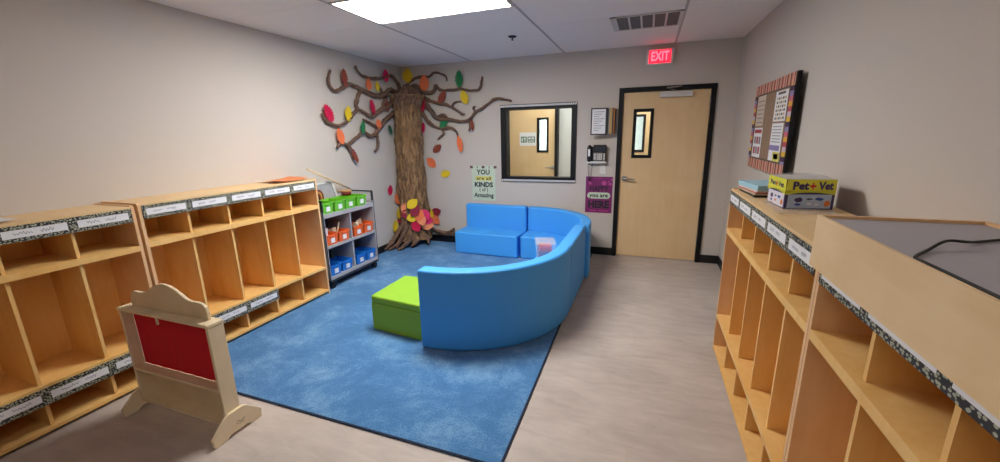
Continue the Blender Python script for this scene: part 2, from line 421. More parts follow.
# baseboards
struct(box((XL, 3.0, .0), (XL + .008, YB, .1)).build('baseboard_left', 'base'))
struct(box((XL, YB - .008, .0), (DX0 - .05, YB, .1)).build('baseboard_back', 'base'))
struct(box((DX1 + .05, YB - .008, .0), (XR, YB, .1)).build('baseboard_back', 'base'))
struct(box((XR - .008, 3.0, .0), (XR, YB, .1)).build('baseboard_right', 'base'))

# window
fr = B(); ox0, ox1, oz0, oz1 = -1.868, -.852, .942, 1.952
yf = YB - .018
fr.box((ox0, yf, oz0), (WX0 + .012, YB + .13, oz1)); fr.box((WX1 - .012, yf, oz0), (ox1, YB + .13, oz1))
fr.box((WX0, yf, WZ1 - .012), (WX1, YB + .13, oz1)); fr.box((WX0, yf, oz0), (WX1, YB + .13, WZ0 + .012))
win = struct(fr.build('window_1', 'black'))
box((WX0, YB + .06, WZ0), (WX1, YB + .066, WZ1)).build('window_pane', 'glass', win)
for (za, zb) in ((1.912, 1.952), (.942, .982)):
    t_ = B().box((ox0, yf - .002, za), (ox1, yf, zb), 0); k = 34; st = (ox1 - ox0) / k
    for i in range(k):
        for (p, q_) in ((0, .5), (.5, 1)):
            xx = ox0 + st * (i + (.08 if p == 0 else .3)); t_.box((xx, yf - .0026, za + .007 + (zb - za - .014) * p), (xx + st * .70, yf - .002, za + .006 + (zb - za - .014) * q_), 1)
    t_.build('border_strip', ['black', 'card'], win)

# doors -----------------------------------------------------------
def lever(name, parent, x, z, yw, dirx):
    b_ = B().cyl((x, yw, z), (x, yw - .014, z), .033, 24).cyl((x, yw - .014, z), (x, yw - .055, z), .013, 16)
    b_.tube(smoothpath([(x, yw - .055, z), (x + dirx * .03, yw - .062, z + .002), (x + dirx * .075, yw - .06, z - .004), (x + dirx * .125, yw - .05, z - .006)]), [.012] * 4 + [.010] * 5 + [.008] * 4, 12)
    return b_.build(name, 'steel', parent)
def slot_door(name, x0, x1, yw, sx0, sx1, lev, frame=.05, top=DH, hx=None):
    """flush wood door with black frame and narrow vision panel; yw = face towards the viewer"""
    f = B()
    f.box((x0 - frame, yw - .02, 0), (x0, yw + .10, top + frame)); f.box((x1, yw - .02, 0), (x1 + frame, yw + .10, top + frame))
    f.box((x0, yw - .02, top), (x1, yw + .10, top + frame))
    d = struct(f.build(name, 'black'))
    s0, s1, sz0, sz1 = sx0, sx1, 1.262, 1.838; g_ = .004; ya, yb_ = yw + .012, yw + .056
    sl = B(); sl.box((x0 + g_, ya, .012), (s0 + .02, yb_, top - g_)); sl.box((s1 - .02, ya, .012), (x1 - g_, yb_, top - g_))
    sl.box((s0 + .02, ya, .012), (s1 - .02, yb_, sz0 + .02)); sl.box((s0 + .02, ya, sz1 - .02), (s1 - .02, yb_, top - g_))
    slab = sl.build('door_slab', 'doorwood', d)
    vf = B(); e = .036
    vf.box((s0, ya - .01, sz0), (s0 + e, yb_ + .01, sz1)); vf.box((s1 - e, ya - .01, sz0), (s1, yb_ + .01, sz1))
    vf.box((s0 + e, ya - .01, sz0), (s1 - e, yb_ + .01, sz0 + e)); vf.box((s0 + e, ya - .01, sz1 - e), (s1 - e, yb_ + .01, sz1))
    vf.build('vision_frame', 'black', slab)
    box((s0 + e, ya + .02, sz0 + e), (s1 - e, ya + .024, sz1 - e)).build('vision_glass', 'glass', slab)
    lever('door_handle', slab, lev[0], 1.01, ya, lev[1])
    return d, slab, ya
d1, slab, ya = slot_door('door_1', DX0, DX1, YB, -.178, .050, (-.245, 1))
cl = box((.10, ya - .05, 1.955), (.445, ya, 2.018)).bevel(.006, 2).build('door_closer', 'closer', slab)
B().tube([(.27, ya - .03, 2.018), (.27, ya - .03, 2.03), (.17, ya - .10, 2.05), (.33, ya - .03, 2.066)], .009, 8).build('closer_arm', 'steel', slab)
for z in (1.90, 1.10, .30): B().cyl((DX1 - .002, ya - .006, z - .055), (DX1 - .002, ya - .006, z + .055), .008, 12).build('door_hinge', 'steel', slab)
d2, s2, ya2 = slot_door('door_2', -2.38, -1.474, HY - .11, -1.79, -1.585, (-1.51, -1))
d3, s3, ya3 = slot_door('door_3', -.86, .08, HY - .11, -.24, -.045, (.03, -1))
# paper sign on hall door
t = thing('door_sign', 'white paper sign with green pictogram taped to the hall door seen through the window', 'sign', (-1.95, ya2 - .001, 1.48))
B().box((-2.10, ya2 - .002, 1.375), (-1.80, ya2 - .0005, 1.60)).build('sign_paper', 'card', t)
M['sign_green'] = mat('sign_green', '#4E7A6A', .6)
sg = B(); sg.box((-2.075, ya2 - .003, 1.43), (-1.97, ya2 - .002, 1.53)); sg.box((-1.955, ya2 - .003, 1.43), (-1.825, ya2 - .002, 1.53))
for a, b in (((-2.06, 1.45), (-2.04, 1.51)), ((-2.02, 1.45), (-1.99, 1.465)), ((-2.02, 1.48), (-1.99, 1.515)), ((-1.94, 1.485), (-1.90, 1.515)), ((-1.885, 1.485), (-1.84, 1.515)), ((-1.94, 1.445), (-1.84, 1.455)), ((-1.94, 1.465), (-1.84, 1.472))):
    sg.box((a[0], ya2 - .004, a[1]), (b[0], ya2 - .003, b[1]), 1)
sg.build('pictogram', ['sign_green', 'card'], t)

# exit sign
t = thing('exit_sign', 'lit red exit sign high on the wall above the door', 'sign', (.073, YB, 2.395))
ex = B().box((-.075, YB - .055, 2.31), (.215, YB, 2.478)).bevel(.008, 2).build('sign_housing', 'white', t)
box((-.045, YB - .058, 2.325), (.187, YB - .055, 2.465)).build('sign_face', 'exit_red', t)
B().text('EXIT', .135, (.071, YB - .058, 2.394), (1, 0, 0), (0, 0, 1), (0, -1, 0), .001, fat=.004, width=.19).build('sign_letters', 'exit_letter', t)

# ------------------------------------------------------------------ rug
rc = [(-3.36, 1.50), (-.565, 1.485), (-.588, 2.955), (-.60, 5.18), (-3.36, 5.18)]
t = thing('area_rug', 'large mottled blue rug with dark bound edge under the blue seating', 'rug', (-2, 3.3, 0))
B().prism(rc, (0, 0, .0), (1, 0, 0), (0, 1, 0), (0, 0, 1), .008).build('rug_pile', 'carpet', t)
def inset_edge(p, q, w_=.011):
    d = (V(q) - V(p)).normalized(); e = V((-d.y, d.x)) * w_
    return [tuple(p), tuple(q), tuple(V(q) + e), tuple(V(p) + e)]
B().prism(inset_edge(rc[0], rc[1]), (0, 0, .001), (1, 0, 0), (0, 1, 0), (0, 0, 1), .009).prism(inset_edge(rc[1], rc[2]), (0, 0, .001), (1, 0, 0), (0, 1, 0), (0, 0, 1), .009) \
   .prism(inset_edge(rc[2], rc[3]), (0, 0, .001), (1, 0, 0), (0, 1, 0), (0, 0, 1), .009).build('rug_binding', 'rug_edge', t)
RUG = .0085

# ------------------------------------------------------------------ locker units
def scribble(bm_, w_, h_, o, u, v, n, mi, words=2):
    x = -w_ * .34
    for k in range(words):
        ln = w_ * random.uniform(.22, .32); pts = []; m_ = int(ln / .006)
        for i in range(m_):
            pts.append((x + ln * i / m_, h_ * (random.uniform(-.22, -.05) if i % 2 else random.uniform(.05, .28))))
        bm_.ribbon(pts, .0022, o, u, v, n, mi); x += ln + w_ * .09
def locker(F, s, ya, yb, z0, label, strips_low=None, top_cards=True, unit='left', div=None, top_z=1.19):
    """F front plane x, s = +1 when it opens towards +x"""
    X = lambda d: F - s * d
    D = abs((XL + .002 if s > 0 else XR - .004) - F)
    t = thing('cubby_locker', label, 'locker', (X(D / 2), (ya + yb) / 2, z0), 'five-bay maple cubby lockers')
    n = 5; th = .018; w_ = (yb - ya - th) / n
    ydiv = div or [ya + th / 2 + w_ * k for k in range(1, n)]
    for (a, b) in ((ya, ya + th), (yb - th, yb)):
        B().prism([(0, z0), (D, z0), (D, top_z), (.012, top_z), (0, top_z - .012)], (F, a, 0), (-s, 0, 0), (0, 0, 1), (0, 1, 0), b - a).build('side_panel', 'maple_edge', t)
    i0, i1 = ya + th, yb - th
    box((X(.004), i0, top_z - .024), (X(D), i1, top_z - .006)).build('top_panel', 'maple_top', t)
    box((X(D - .006), i0, z0 + .02), (X(D), i1, top_z - .024)).build('back_panel', 'maple', t)
    sh = [('shelf', .888, .923), ('bench_shelf', .265, .287), ('bottom_shelf', .022, .040)]
    for nm, a, b in sh: box((X(0), i0, a + z0), (X(D - .006), i1, b + z0)).build(nm, 'maple', t)
    box((X(.05), i0, z0), (X(.065), i1, z0 + .022)).build('shaded_toe_board', 'dark', t)  # recessed board coloured dark for the shade in the toe gap
    box((X(.006), i0, top_z - .08), (X(.02), i1, top_z - .024)).build('top_rail', 'maple_edge', t)
    for yd in ydiv:
        for (a, b) in ((.923, top_z - z0 - .024), (.287, .888), (.040, .265)):
            box((X(.026), yd - .008, a + z0), (X(D - .006), yd + .008, b + z0)).build('divider', 'maple', t)
    ed = [ya + th] + [y for y in ydiv] + [yb - th]
    first = None
    for k in range(5):                                   # coat hooks at the back of each tall bay
        yc = (ed[k] + ed[k + 1]) / 2; xb = D - .006
        if first is None:
            h = B().box((X(xb), yc - .012, z0 + .83), (X(xb - .004), yc + .012, z0 + .875))
            for sg_ in (-1, 1):
                h.tube(smoothpath([(X(xb - .004), yc, z0 + .85), (X(xb - .03), yc + sg_ * .012, z0 + .835), (X(xb - .05), yc + sg_ * .03, z0 + .84), (X(xb - .052), yc + sg_ * .034, z0 + .865)], 3), .004, 6)
            first = h.build('coat_hook', 'hookmetal', t); y_first = yc
        else:
            h = first.copy(); C.objects.link(h); h.parent = t; h.location.y += yc - y_first
    # name strip along the top front
    zt, zb = top_z - .017, top_z - .102
    ov = .0045
    def strip(y_a, y_b, z_b, z_t, cards, nm):
        b_ = B().box((F + s * .001, y_a, z_b), (F + s * .0035, y_b, z_t))
        o = b_.build(nm, 'border', t)
        for (c0, c1) in cards:
            zc = (z_b + z_t) / 2; hh = .021
            cd = B().box((F + s * .0036, c0, zc - hh), (F + s * .0046, c1, zc + hh), 0)
            scribble(cd, c1 - c0, hh * 2, (F + s * .0047, (c0 + c1) / 2, zc), (0, s, 0), (0, 0, 1), (s, 0, 0), 1)
            cd.build('name_card', ['card', 'ink'], o, recalc=False)
    cards = [(ed[k] + .022, ed[k + 1] - .022) for k in range(5)]
    strip(ya + .02, yb - .02, zb, zt, cards, 'name_strip')
    if strips_low:
        a, b = strips_low
        strip(ed[a] + (.0 if a else .002), ed[b], .175 + z0, .272 + z0, [(ed[k] + .02, ed[k + 1] - .02) for k in range(a, b)], 'lower_name_strip')
    return t
L1 = locker(-3.0, 1, .045, 1.522, 0, 'maple cubby locker nearest the viewer on the left wall, lower cubbies all name-tagged', (0, 5), top_z=1.18)
L2_ = locker(-3.0, 1, 1.540, 3.018, RUG, 'maple cubby locker beside the grey bin cart with orange paper on top', (0, 3), top_z=1.188)
L3 = locker(.548, -1, 1.50, 3.02, 0, 'maple cubby locker on the right wall carrying the yellow toy box and folders', None, top_z=1.196)
L4 = locker(.548, -1, -.02, 1.496, 0, 'maple cubby locker at the right edge of the photo, under the grey-topped wooden tray', None, top_z=1.19)

# grey-topped wooden tray on the nearest right locker
ty0, ty1, tx0, tx1, tz0, tz1 = .02, 1.538, .5335, XR + .045, 1.197, 1.298
ty = thing('wooden_tray', 'wide wooden tray with grey laminate top lying on the nearest right-hand locker', 'tray', ((tx0 + tx1) / 2, (ty0 + ty1) / 2, tz0))
box((tx0, ty0, 1.128), (tx0 + .0085, ty1, tz1)).build('front_panel', 'maple_gray', ty)
box((tx1 - .012, ty0, tz0), (tx1, ty1, tz1 + .0)).build('rear_panel', 'maple_edge', ty)
for a, b in ((ty0, ty0 + .014), (ty1 - .014, ty1)):
    box((tx0 + .014, a, tz0), (tx1 - .012, b, tz1 + .0)).build('end_panel', 'maple_edge', ty)
box((tx0 + .0085, ty0 + .014, tz1 - .03), (tx1 - .012, ty1 - .014, tz1 - .009)).build('grey_top', 'laminate', ty)
zc = tz1 - .009 + .0045
cp = [on(u, v, 2, zc) for u, v in ((1035, 238), (1000, 240), (975, 242), (965, 246), (945, 246), (928, 250), (915, 257), (916, 261), (925, 266), (934, 269), (960, 285), (1000, 303), (1040, 322))]
cp[4].z += .012; cp[3].z += .01
for p in cp: p.x = min(p.x, tx1 - .02); p.x = max(p.x, tx0 + .024)
tag(B().tube(smoothpath(cp, 5), .0034, 8).build('power_cord', 'rubber'), 'thin black cord looped on the grey tray top at the right edge', 'cord')

# ------------------------------------------------------------------ things on the lockers
M['vet_yellow'] = mat('vet_yellow', '#D9D83E', .45); M['vet_purple'] = mat('vet_purple', '#3A2A5C', .45); M['vet_sky'] = mat('vet_sky', '#A9BAD6', .45, var=.1, vscale=25)
M['vet_red'] = mat('vet_red', '#D0202C', .45); M['vet_white'] = mat('vet_white', '#D8D6E0', .45); M['vet_orange'] = mat('vet_orange', '#D8782E', .5); M['vet_blue'] = mat('vet_blue', '#2C4C9C', .5)
bz, bt = 1.192, 1.335
c0, c1, c2 = V((.640, 2.250, 0)), V((.626, 2.486, 0)), V((.846, 2.282, 0)); c3 = c1 + (c2 - c0)
t = thing('toy_box', 'yellow and purple toy vet carton with clear lid on the right-hand locker top', 'box', (.75, 2.36, bz))
bb = B(); mid = bz + .088
bb.prism([tuple(c0.xy), tuple(c1.xy), tuple(c3.xy), tuple(c2.xy)], (0, 0, bz), (1, 0, 0), (0, 1, 0), (0, 0, 1), bt - bz, 0)
bb.build('carton', 'vet_purple', t)
def face(o, u, n, w_, side):
    u = u.normalized(); v = V((0, 0, 1)); b_ = B(); O = V((o.x, o.y, 0))
    P = lambda x, z, d=0: O + u * x + V((0, 0, z)) + n * d
    def q(x0, z0, x1, z1, d, mi): b_.prism([(x0, z0), (x1, z0), (x1, z1), (x0, z1)], O + n * (d - .0008), u, v, n, .0008, mi)
    q(0, bz + .082, w_, bt + .001, .0030, 0)                                  # yellow band
    b_.prism([(w_ * k / 10, bz + .082 - .012 * abs(k / 5 - 1) ** 2 * 1) for k in range(11)] + [(w_, bz + .09), (0, bz + .09)], O + n * .0022, u, v, n, .0008, 0)
    q(.012, bz + .006, w_ - .012, bz + .072, .0012, 2 if side == 'end' else 1)
    cx = w_ / 2; zz = bz + .112
    if side == 'front':
        b_.text('Pet', .050, P(w_ * .28, zz, .003), u, v, n, .001, 3, fat=.0026, width=w_ * .33); b_.text('Vet', .050, P(w_ * .79, zz, .003), u, v, n, .001, 3, fat=.0026, width=w_ * .30)
        q(cx - .003 + .006, zz - .016, cx + .009, zz + .016, .0042, 4); q(cx - .011 + .004, zz - .005, cx + .019, zz + .005, .0042, 4)
    else:
        b_.text('Pet', .034, P(w_ * .28, zz, .003), u, v, n, .001, 3, fat=.001, width=w_ * .30); b_.text('Vet', .034, P(w_ * .74, zz, .003), u, v, n, .001, 3, fat=.001, width=w_ * .30)
        q(cx - .003, zz - .014, cx + .003, zz + .014, .0042, 4); q(cx - .010, zz - .004, cx + .010, zz + .004, .0042, 4)
    # printed toy pictures: plain blobs
    rr = random.Random(5)
    for (fx, fz, w2, h2, mi) in ((.28, .045, .035, .026, 3), (.27, .024, .028, .012, 6), (.50, .050, .030, .010, 3), (.50, .028, .024, .014, 5 if side != 'front' else 2), (.70, .050, .040, .016, 6), (.86, .030, .030, .030, 5), (.66, .024, .022, .012, 2)):
        m_ = 10; b_.prism([(w_ * fx + math.cos(2 * PI * k / m_) * w2 / 2 * rr.uniform(.75, 1.1), bz + fz + math.sin(2 * PI * k / m_) * h2 / 2 * rr.uniform(.7, 1.1)) for k in range(m_)], O + n * .0014, u, v, n, .0007, mi)
    b_.build('printed_' + side, ['vet_yellow', 'vet_sky', 'vet_white', 'vet_purple', 'vet_red', 'vet_orange', 'vet_blue'], t)
u1 = (c2 - c0).normalized(); n1 = V((u1.y, -u1.x, 0)); face(c0, u1, n1, (c2 - c0).length, 'front')
u2 = (c0 - c1).normalized(); n2 = V((u2.y, -u2.x, 0)); face(c1, u2, n2, (c0 - c1).length, 'end')
B().prism([tuple((p + (mid_p - p) * .03).xy) for mid_p in [(c0 + c3) / 2] for p in (c0, c1, c3, c2)], (0, 0, bt), (1, 0, 0), (0, 1, 0), (0, 0, 1), .0012).build('inner_tray', 'white', t)
B().grid(lambda a, b: (c0 + (c2 - c0) * a + (c1 - c0) * b) * 1 + V((0, 0, bt + .002 + .018 * (math.sin(PI * a) * math.sin(PI * b)) ** .5)), 10, 10).build('clear_lid', 'film', t)
# crumpled clear wrap below the box
wr = B().grid(lambda a, b: V((.585 + .23 * a + .02 * noise.noise(V((a * 3, b * 3, 2))), 2.08 + .36 * b - .1 * a * b, 1.193 + .004 + .016 * abs(noise.noise(V((a * 7, b * 9, 4)))))), 18, 18).build('plastic_wrap', 'film')
tag(wr, 'crumpled clear plastic wrap lying under the front of the yellow toy box', 'plastic wrap')

# stack of folders
for i, (nm, col, th, lab) in enumerate((('binder', '#1C1C20', .012, 'black folder at the bottom of the small stack on the right locker'),
        ('folder', '#BFAE98', .010, 'beige folder lying on the black one in the stack by the toy box'), ('folder', '#B8433A', .005, 'thin red folder in the middle of the stack by the toy box'),
        ('folder', '#D9C6C0', .010, 'pale pink folder under the light blue one by the toy box'), ('folder', '#9CC6D4', .028, 'light blue folder on top of the stack beside the toy box'))):
    M['f%d' % i] = mat('folder_%d' % i, col, .5)
    if i == 0: zf = 1.191
    a = .05 + .02 * i; cx, cy = .700, 2.78
    m3 = Matrix.Rotation(a, 3, 'Z')
    b_ = B().box((cx - .115, cy - .155, zf), (cx + .115, cy + .155, zf + th), 0, m3).bevel(.002, 1)
    o = b_.build(nm, 'f%d' % i); origin(o, (cx, cy, zf)); tag(o, lab, 'folder', 'folders stacked by the toy box'); zf += th + .0006

# loose paper on the left lockers
M['paper'] = mat('paper', '#E2DEDC', .7); M['orange_paper'] = mat('orange_paper', '#D87E48', .7)
def sheet(name, m_, pts, z, lab, curl=.012):
    def fn(a, b):
        p = V(pts[0]).lerp(V(pts[1]), a); q_ = V(pts[3]).lerp(V(pts[2]), a); r_ = p.lerp(q_, b)
        return V((r_.x, r_.y, z + curl * (a - .5) ** 2 * 2 + .004 * abs(noise.noise(V((a * 3, b * 3, z))))))
    return tag(B().grid(fn, 8, 8).build(name, m_), lab, 'paper')
sheet('paper_sheet', 'paper', [(-3.03, .80), (-3.10, 1.06), (-3.25, 1.05), (-3.24, .80)], 1.178, 'white paper lying on top of the nearest left locker')
sheet('construction_paper', 'orange_paper', [(-3.06, 2.62), (-3.04, 2.97), (-3.31, 2.98), (-3.31, 2.66)], 1.192, 'orange paper lying on the left locker top beside the cart', .03)

# ------------------------------------------------------------------ curved seating
def arc(cx, cy, r, a0, a1, n=20): return [(cx + r * math.cos(a0 + (a1 - a0) * k / n), cy + r * math.sin(a0 + (a1 - a0) * k / n)) for k in range(n + 1)]
SD, BT = .48, .12                                   # module depth, backrest thickness
def seat_quarter(label, cx, cy, a0, a1, RO=.875, ext=(.10, .10), zt=.618):
    """quarter-turn module: an arc with a short straight piece at each end"""
    mid = (a0 + a1) / 2
    t = thing('curved_bench', label, 'seating', (cx + RO * .8 * math.cos(mid), cy + RO * .8 * math.sin(mid), RUG), 'blue curved classroom seating')
    def line(r):
        p = arc(cx, cy, r, a0, a1, 26); t0 = V((math.sin(a0), -math.cos(a0))) * ext[0]; t1 = V((-math.sin(a1), math.cos(a1))) * ext[1]
        return [(p[0][0] + t0.x, p[0][1] + t0.y)] + p + [(p[-1][0] + t1.x, p[-1][1] + t1.y)]
    def ring(r0, r1, z0, z1, nm, w_=.022):
        ob = B().prism(line(r1) + line(r0)[::-1], (0, 0, z0), (1, 0, 0), (0, 1, 0), (0, 0, 1), z1 - z0).bevel(w_, 3, .9).smooth().build(nm, 'blue_vinyl', t)
        wn = ob.modifiers.new('wn', 'WEIGHTED_NORMAL'); wn.keep_sharp = True
    ring(RO - SD, RO - BT - .003, RUG + .0015, .305, 'seat'); ring(RO - BT, RO, RUG + .0015, zt, 'backrest')
    return t
def seat_straight(label, x0, x1, y0, y1, back, zt=.618, rot=0):
    t = thing('bench', label, 'seating', ((x0 + x1) / 2, (y0 + y1) / 2, RUG), 'blue curved classroom seating')
    z0 = RUG + .0015
    if back == 'y': s_ = ((x0, y0, z0), (x1, y1 - BT - .003, .305)); b = ((x0, y1 - BT, z0), (x1, y1, zt))
    else: s_ = ((x0, y0, z0), (x1 - BT - .003, y1, .305)); b = ((x1 - BT, y0, z0), (x1, y1, zt))
    for nm, q_ in (('seat', s_), ('backrest', b)):
        ob = box(*q_).bevel(.02, 3).smooth().build(nm, 'blue_vinyl', t); ob.modifiers.new('wn', 'WEIGHTED_NORMAL')
    t.rotation_euler.z = rot
    return t
seat_quarter('big curved blue bench module in the foreground, back turned to the viewer', -1.455, 3.240, -PI / 2, 0, .893, (.06, .085), .63)
seat_quarter('curved blue corner bench module beside the far wall', -1.400, 4.303, 0, PI / 2, ext=(.10, .055))
seat_straight('straight blue bench module holding the clear tub, between the two curved ones', -.562 - SD, -.562, 3.337, 4.198, 'x')
seat_straight('straight blue bench module against the far wall under the mint poster', -2.380, -1.478, 4.69, 4.69 + SD, 'y', .625, -.045)
# green ottoman
t = thing('ottoman', 'lime green padded block seat at the end of the curved blue bench', 'ottoman', (-1.83, 2.75, RUG))
gp = [(-2.085, 2.475), (-1.567, 2.425), (-1.567, 2.99), (-2.07, 3.02)]
gp = [(-2.06, 2.492), (-1.567, 2.435), (-1.567, 3.0), (-2.06, 3.0)]
ob = B().prism(gp, (0, 0, RUG), (1, 0, 0), (0, 1, 0), (0, 0, 1), .238).bevel(.006, 2).smooth().build('ottoman_body', 'green_vinyl', t); ob.modifiers.new('wn', 'WEIGHTED_NORMAL')
ob = B().prism(gp, (0, 0, RUG + .2385), (1, 0, 0), (0, 1, 0), (0, 0, 1), .06).bevel(.016, 3).smooth().build('ottoman_cushion', 'green_vinyl', t); ob.modifiers.new('wn', 'WEIGHTED_NORMAL')
box((-2.0625, 2.50, .07), (-2.0595, 2.515, .10)).build('ottoman_tag', 'dark', t)

# clear tub of papers on the bench
tb = thing('plastic_tub', 'clear plastic tub of pink and white papers on the blue bench', 'tub', (-.955, 3.985, .306))
z0 = .3065
cx, cy, rz = -.955, 3.985, .3; m3 = Matrix.Rotation(rz, 3, 'Z')
def tubshell():
    b_ = B()
    lo = [(-.09, -.125), (.09, -.125), (.09, .125), (-.09, .125)]
    va = [b_.bm.verts.new(V((cx, cy, z0)) + m3 @ V((x, y, 0))) for x, y in lo]; vb = [b_.bm.verts.new(V((cx, cy, z0 + .15)) + m3 @ V((x * 1.12, y * 1.1, 0))) for x, y in lo]
    b_.bm.faces.new(va[::-1])
    for i in range(4): b_.bm.faces.new((va[i], va[(i + 1) % 4], vb[(i + 1) % 4], vb[i]))
    return b_
tubshell().build('tub_shell', 'tub', tb)
b_ = B(); b_.box((cx - .105, cy - .143, z0 + .15), (cx + .105, cy + .143, z0 + .162), 0)
for v in b_.bm.verts: v.co = V((cx, cy, v.co.z)) + m3 @ V((v.co.x - cx, v.co.y - cy, 0))
b_.bevel(.004, 1).build('tub_lid', 'tub', tb)
for i, (dx, dy, w1, w2, h0, h1, col, lab) in enumerate(((-.015, -.03, .06, .07, .003, .07, '#6A5A86', 'purple packet inside the clear tub'), (.0, -.02, .065, .08, .071, .12, '#E0606A', 'pink packet on top inside the clear tub'),
        (.015, .095, .055, .02, .003, .065, '#E4DAD2', 'cream packet at the back of the clear tub'))):
    M['pk%d' % i] = mat('packet_%d' % i, col, .6)
    b_ = B().box((cx + dx - w1, cy + dy - w2, z0 + h0), (cx + dx + w1, cy + dy + w2, z0 + h1))
    for v in b_.bm.verts: v.co = V((cx, cy, v.co.z)) + m3 @ V((v.co.x - cx, v.co.y - cy, 0))
    o = b_.bevel(.006, 2).build('paper_packet', 'pk%d' % i); tag(o, lab, 'packet')

# ------------------------------------------------------------------ puppet theatre
t = thing('puppet_theater', 'small wooden puppet theatre with red curtain standing before the left lockers', 'puppet theatre', (-2.42, 1.26, 0))
px0, px1, pf, pb = -2.765, -2.035, 1.215, 1.300
PT = .64
for nm, x0, x1 in (('side_panel', px0, px0 + .018), ('side_panel', px1 - .018, px1)):
    box((x0, pf, .05), (x1, pb, PT)).bevel(.003, 1).build(nm, 'birch', t)
box((px0 - .004, pf - .004, PT), (px1 + .004, pb + .0, PT + .018)).bevel(.003, 1).build('top_board', 'birch', t)
box((px0 + .018, pf, .262), (px1 - .018, pb, .280)).build('stage_shelf', 'birch', t)
box((px0 + .018, pf + .001, .055), (px1 - .018, pb - .012, .073)).build('bottom_board', 'birch', t)
box((px0 + .018, pb - .012, .055), (px1 - .018, pb - .002, .262)).build('lower_back_panel', 'birch', t)
# curtain hangs at the rear of the opening, with soft folds
cu = B().grid(lambda a, b: V((px0 + .019 + (px1 - px0 - .038) * a, pb - .030 + .0012 * math.sin(a * 46) * (.4 + .6 * (1 - b)), .282 + (PT - .284) * b)), 90, 6)
cu.build('curtain', 'red_cloth', t)
B().box((-2.445, pf + .001, PT - .040), (-2.436, pf + .010, PT)).build('curtain_peg', 'birch', t)
hd = []
hw = (px1 - px0) / 2 - .05; cxm = (px0 + px1) / 2
prof = [(-1, .0), (-1.0, .045), (-.97, .075), (-.90, .095), (-.80, .100), (-.66, .098), (-.55, .105), (-.42, .128), (-.28, .155), (-.13, .172), (0, .178)]
hd = [(x * hw, z) for x, z in prof] + [(-x * hw, z) for x, z in prof[::-1][1:]]
B().prism(hd, (cxm, pf + .045, PT + .018), (1, 0, 0), (0, 0, .92), (0, 1, 0), .018).bevel(.003, 1).build('header_board', 'birch', t)
foot = [(1.125, 0), (1.120, .05), (1.195, .122), (1.222, .138), (1.300, .138), (1.325, .125), (1.400, .052), (1.397, 0), (1.335, 0), (1.31, .018), (1.215, .018), (1.19, 0)]
B().prism(foot, (px1 + .001, 0, 0), (0, 1, 0), (0, 0, 1), (1, 0, 0), .02).bevel(.002, 1).build('foot', 'birch', t)
B().prism(foot, (px0 - .001, 0, 0), (0, 1, 0), (0, 0, 1), (-1, 0, 0), .02).bevel(.002, 1).build('foot', 'birch', t)
mk = B(); mk.ribbon([(1.25, .058), (1.262, .07), (1.275, .06), (1.30, .068)], .003, (px1 + .0215, 0, 0), (0, 1, 0), (0, 0, 1), (1, 0, 0), 0); mk.ribbon([(1.26, .05), (1.295, .052)], .0025, (px1 + .0215, 0, 0), (0, 1, 0), (0, 0, 1), (1, 0, 0), 0)
mk.build('maker_mark', 'dark', t, recalc=False)

# ------------------------------------------------------------------ bin cart
cz = RUG; CF = -3.03; CB = XL + .012; cy0, cy1 = 3.075, 3.885
t = thing('bin_cart', 'grey rolling shelf cart of green, orange and blue bins beside the left locker', 'cart', (-3.2, 3.48, cz))
for a, b in ((cy0, cy0 + .018), (cy1 - .018, cy1)):
    box((CB, a, cz + .085), (CF, b, .83 + cz)).build('side_panel', 'cart', t)
    tr_ = B(); tr_.box((CB, a - .001, .83 + cz), (CB + .012, b + .001, .95)); tr_.box((CF - .012, a - .001, .83 + cz), (CF, b + .001, .95)); tr_.box((CB, a - .001, .945), (CF, b + .001, .957))
    tr_.box((CB + .012, a + .006, .84), (CF - .012, a + .011, .945), 1)
    tr_.build('end_rail', ['dark', 'film'], t)
for nm, a, b in (('top_shelf', .772, .812), ('middle_shelf', .452, .478), ('bottom_shelf', .112, .145)):
    box((CB, cy0 + .018, a), (CF + .004, cy1 - .018, b)).build(nm, 'cart', t)
box((CB, (cy0 + cy1) / 2 - .009, .145), (CF - .01, (cy0 + cy1) / 2 + .009, .772)).build('center_divider', 'cart', t)
box((CB, cy0 + .018, .145), (CB + .006, cy1 - .018, .772)).build('back_panel', 'dark', t)  # dark sheet paints in the shade of the open cart back
box((CB, cy0, cz + .075), (CF, cy1, .112)).build('base_frame', 'dark', t)
box((CF, cy0 - .001, .10), (CF + .004, cy0 + .006, .95)).build('edge_trim', 'dark', t); box((CF, cy1 - .006, .10), (CF + .004, cy1 + .001, .95)).build('edge_trim', 'dark', t)
for x in (CF - .03, CB + .04):
    for y in (cy0 + .06, cy1 - .05):
        B().cyl((x - .012, y, cz + .036), (x + .012, y, cz + .036), .036, 20).box((x - .018, y - .02, cz + .05), (x + .018, y + .02, cz + .085)).build('caster', 'rubber', t)
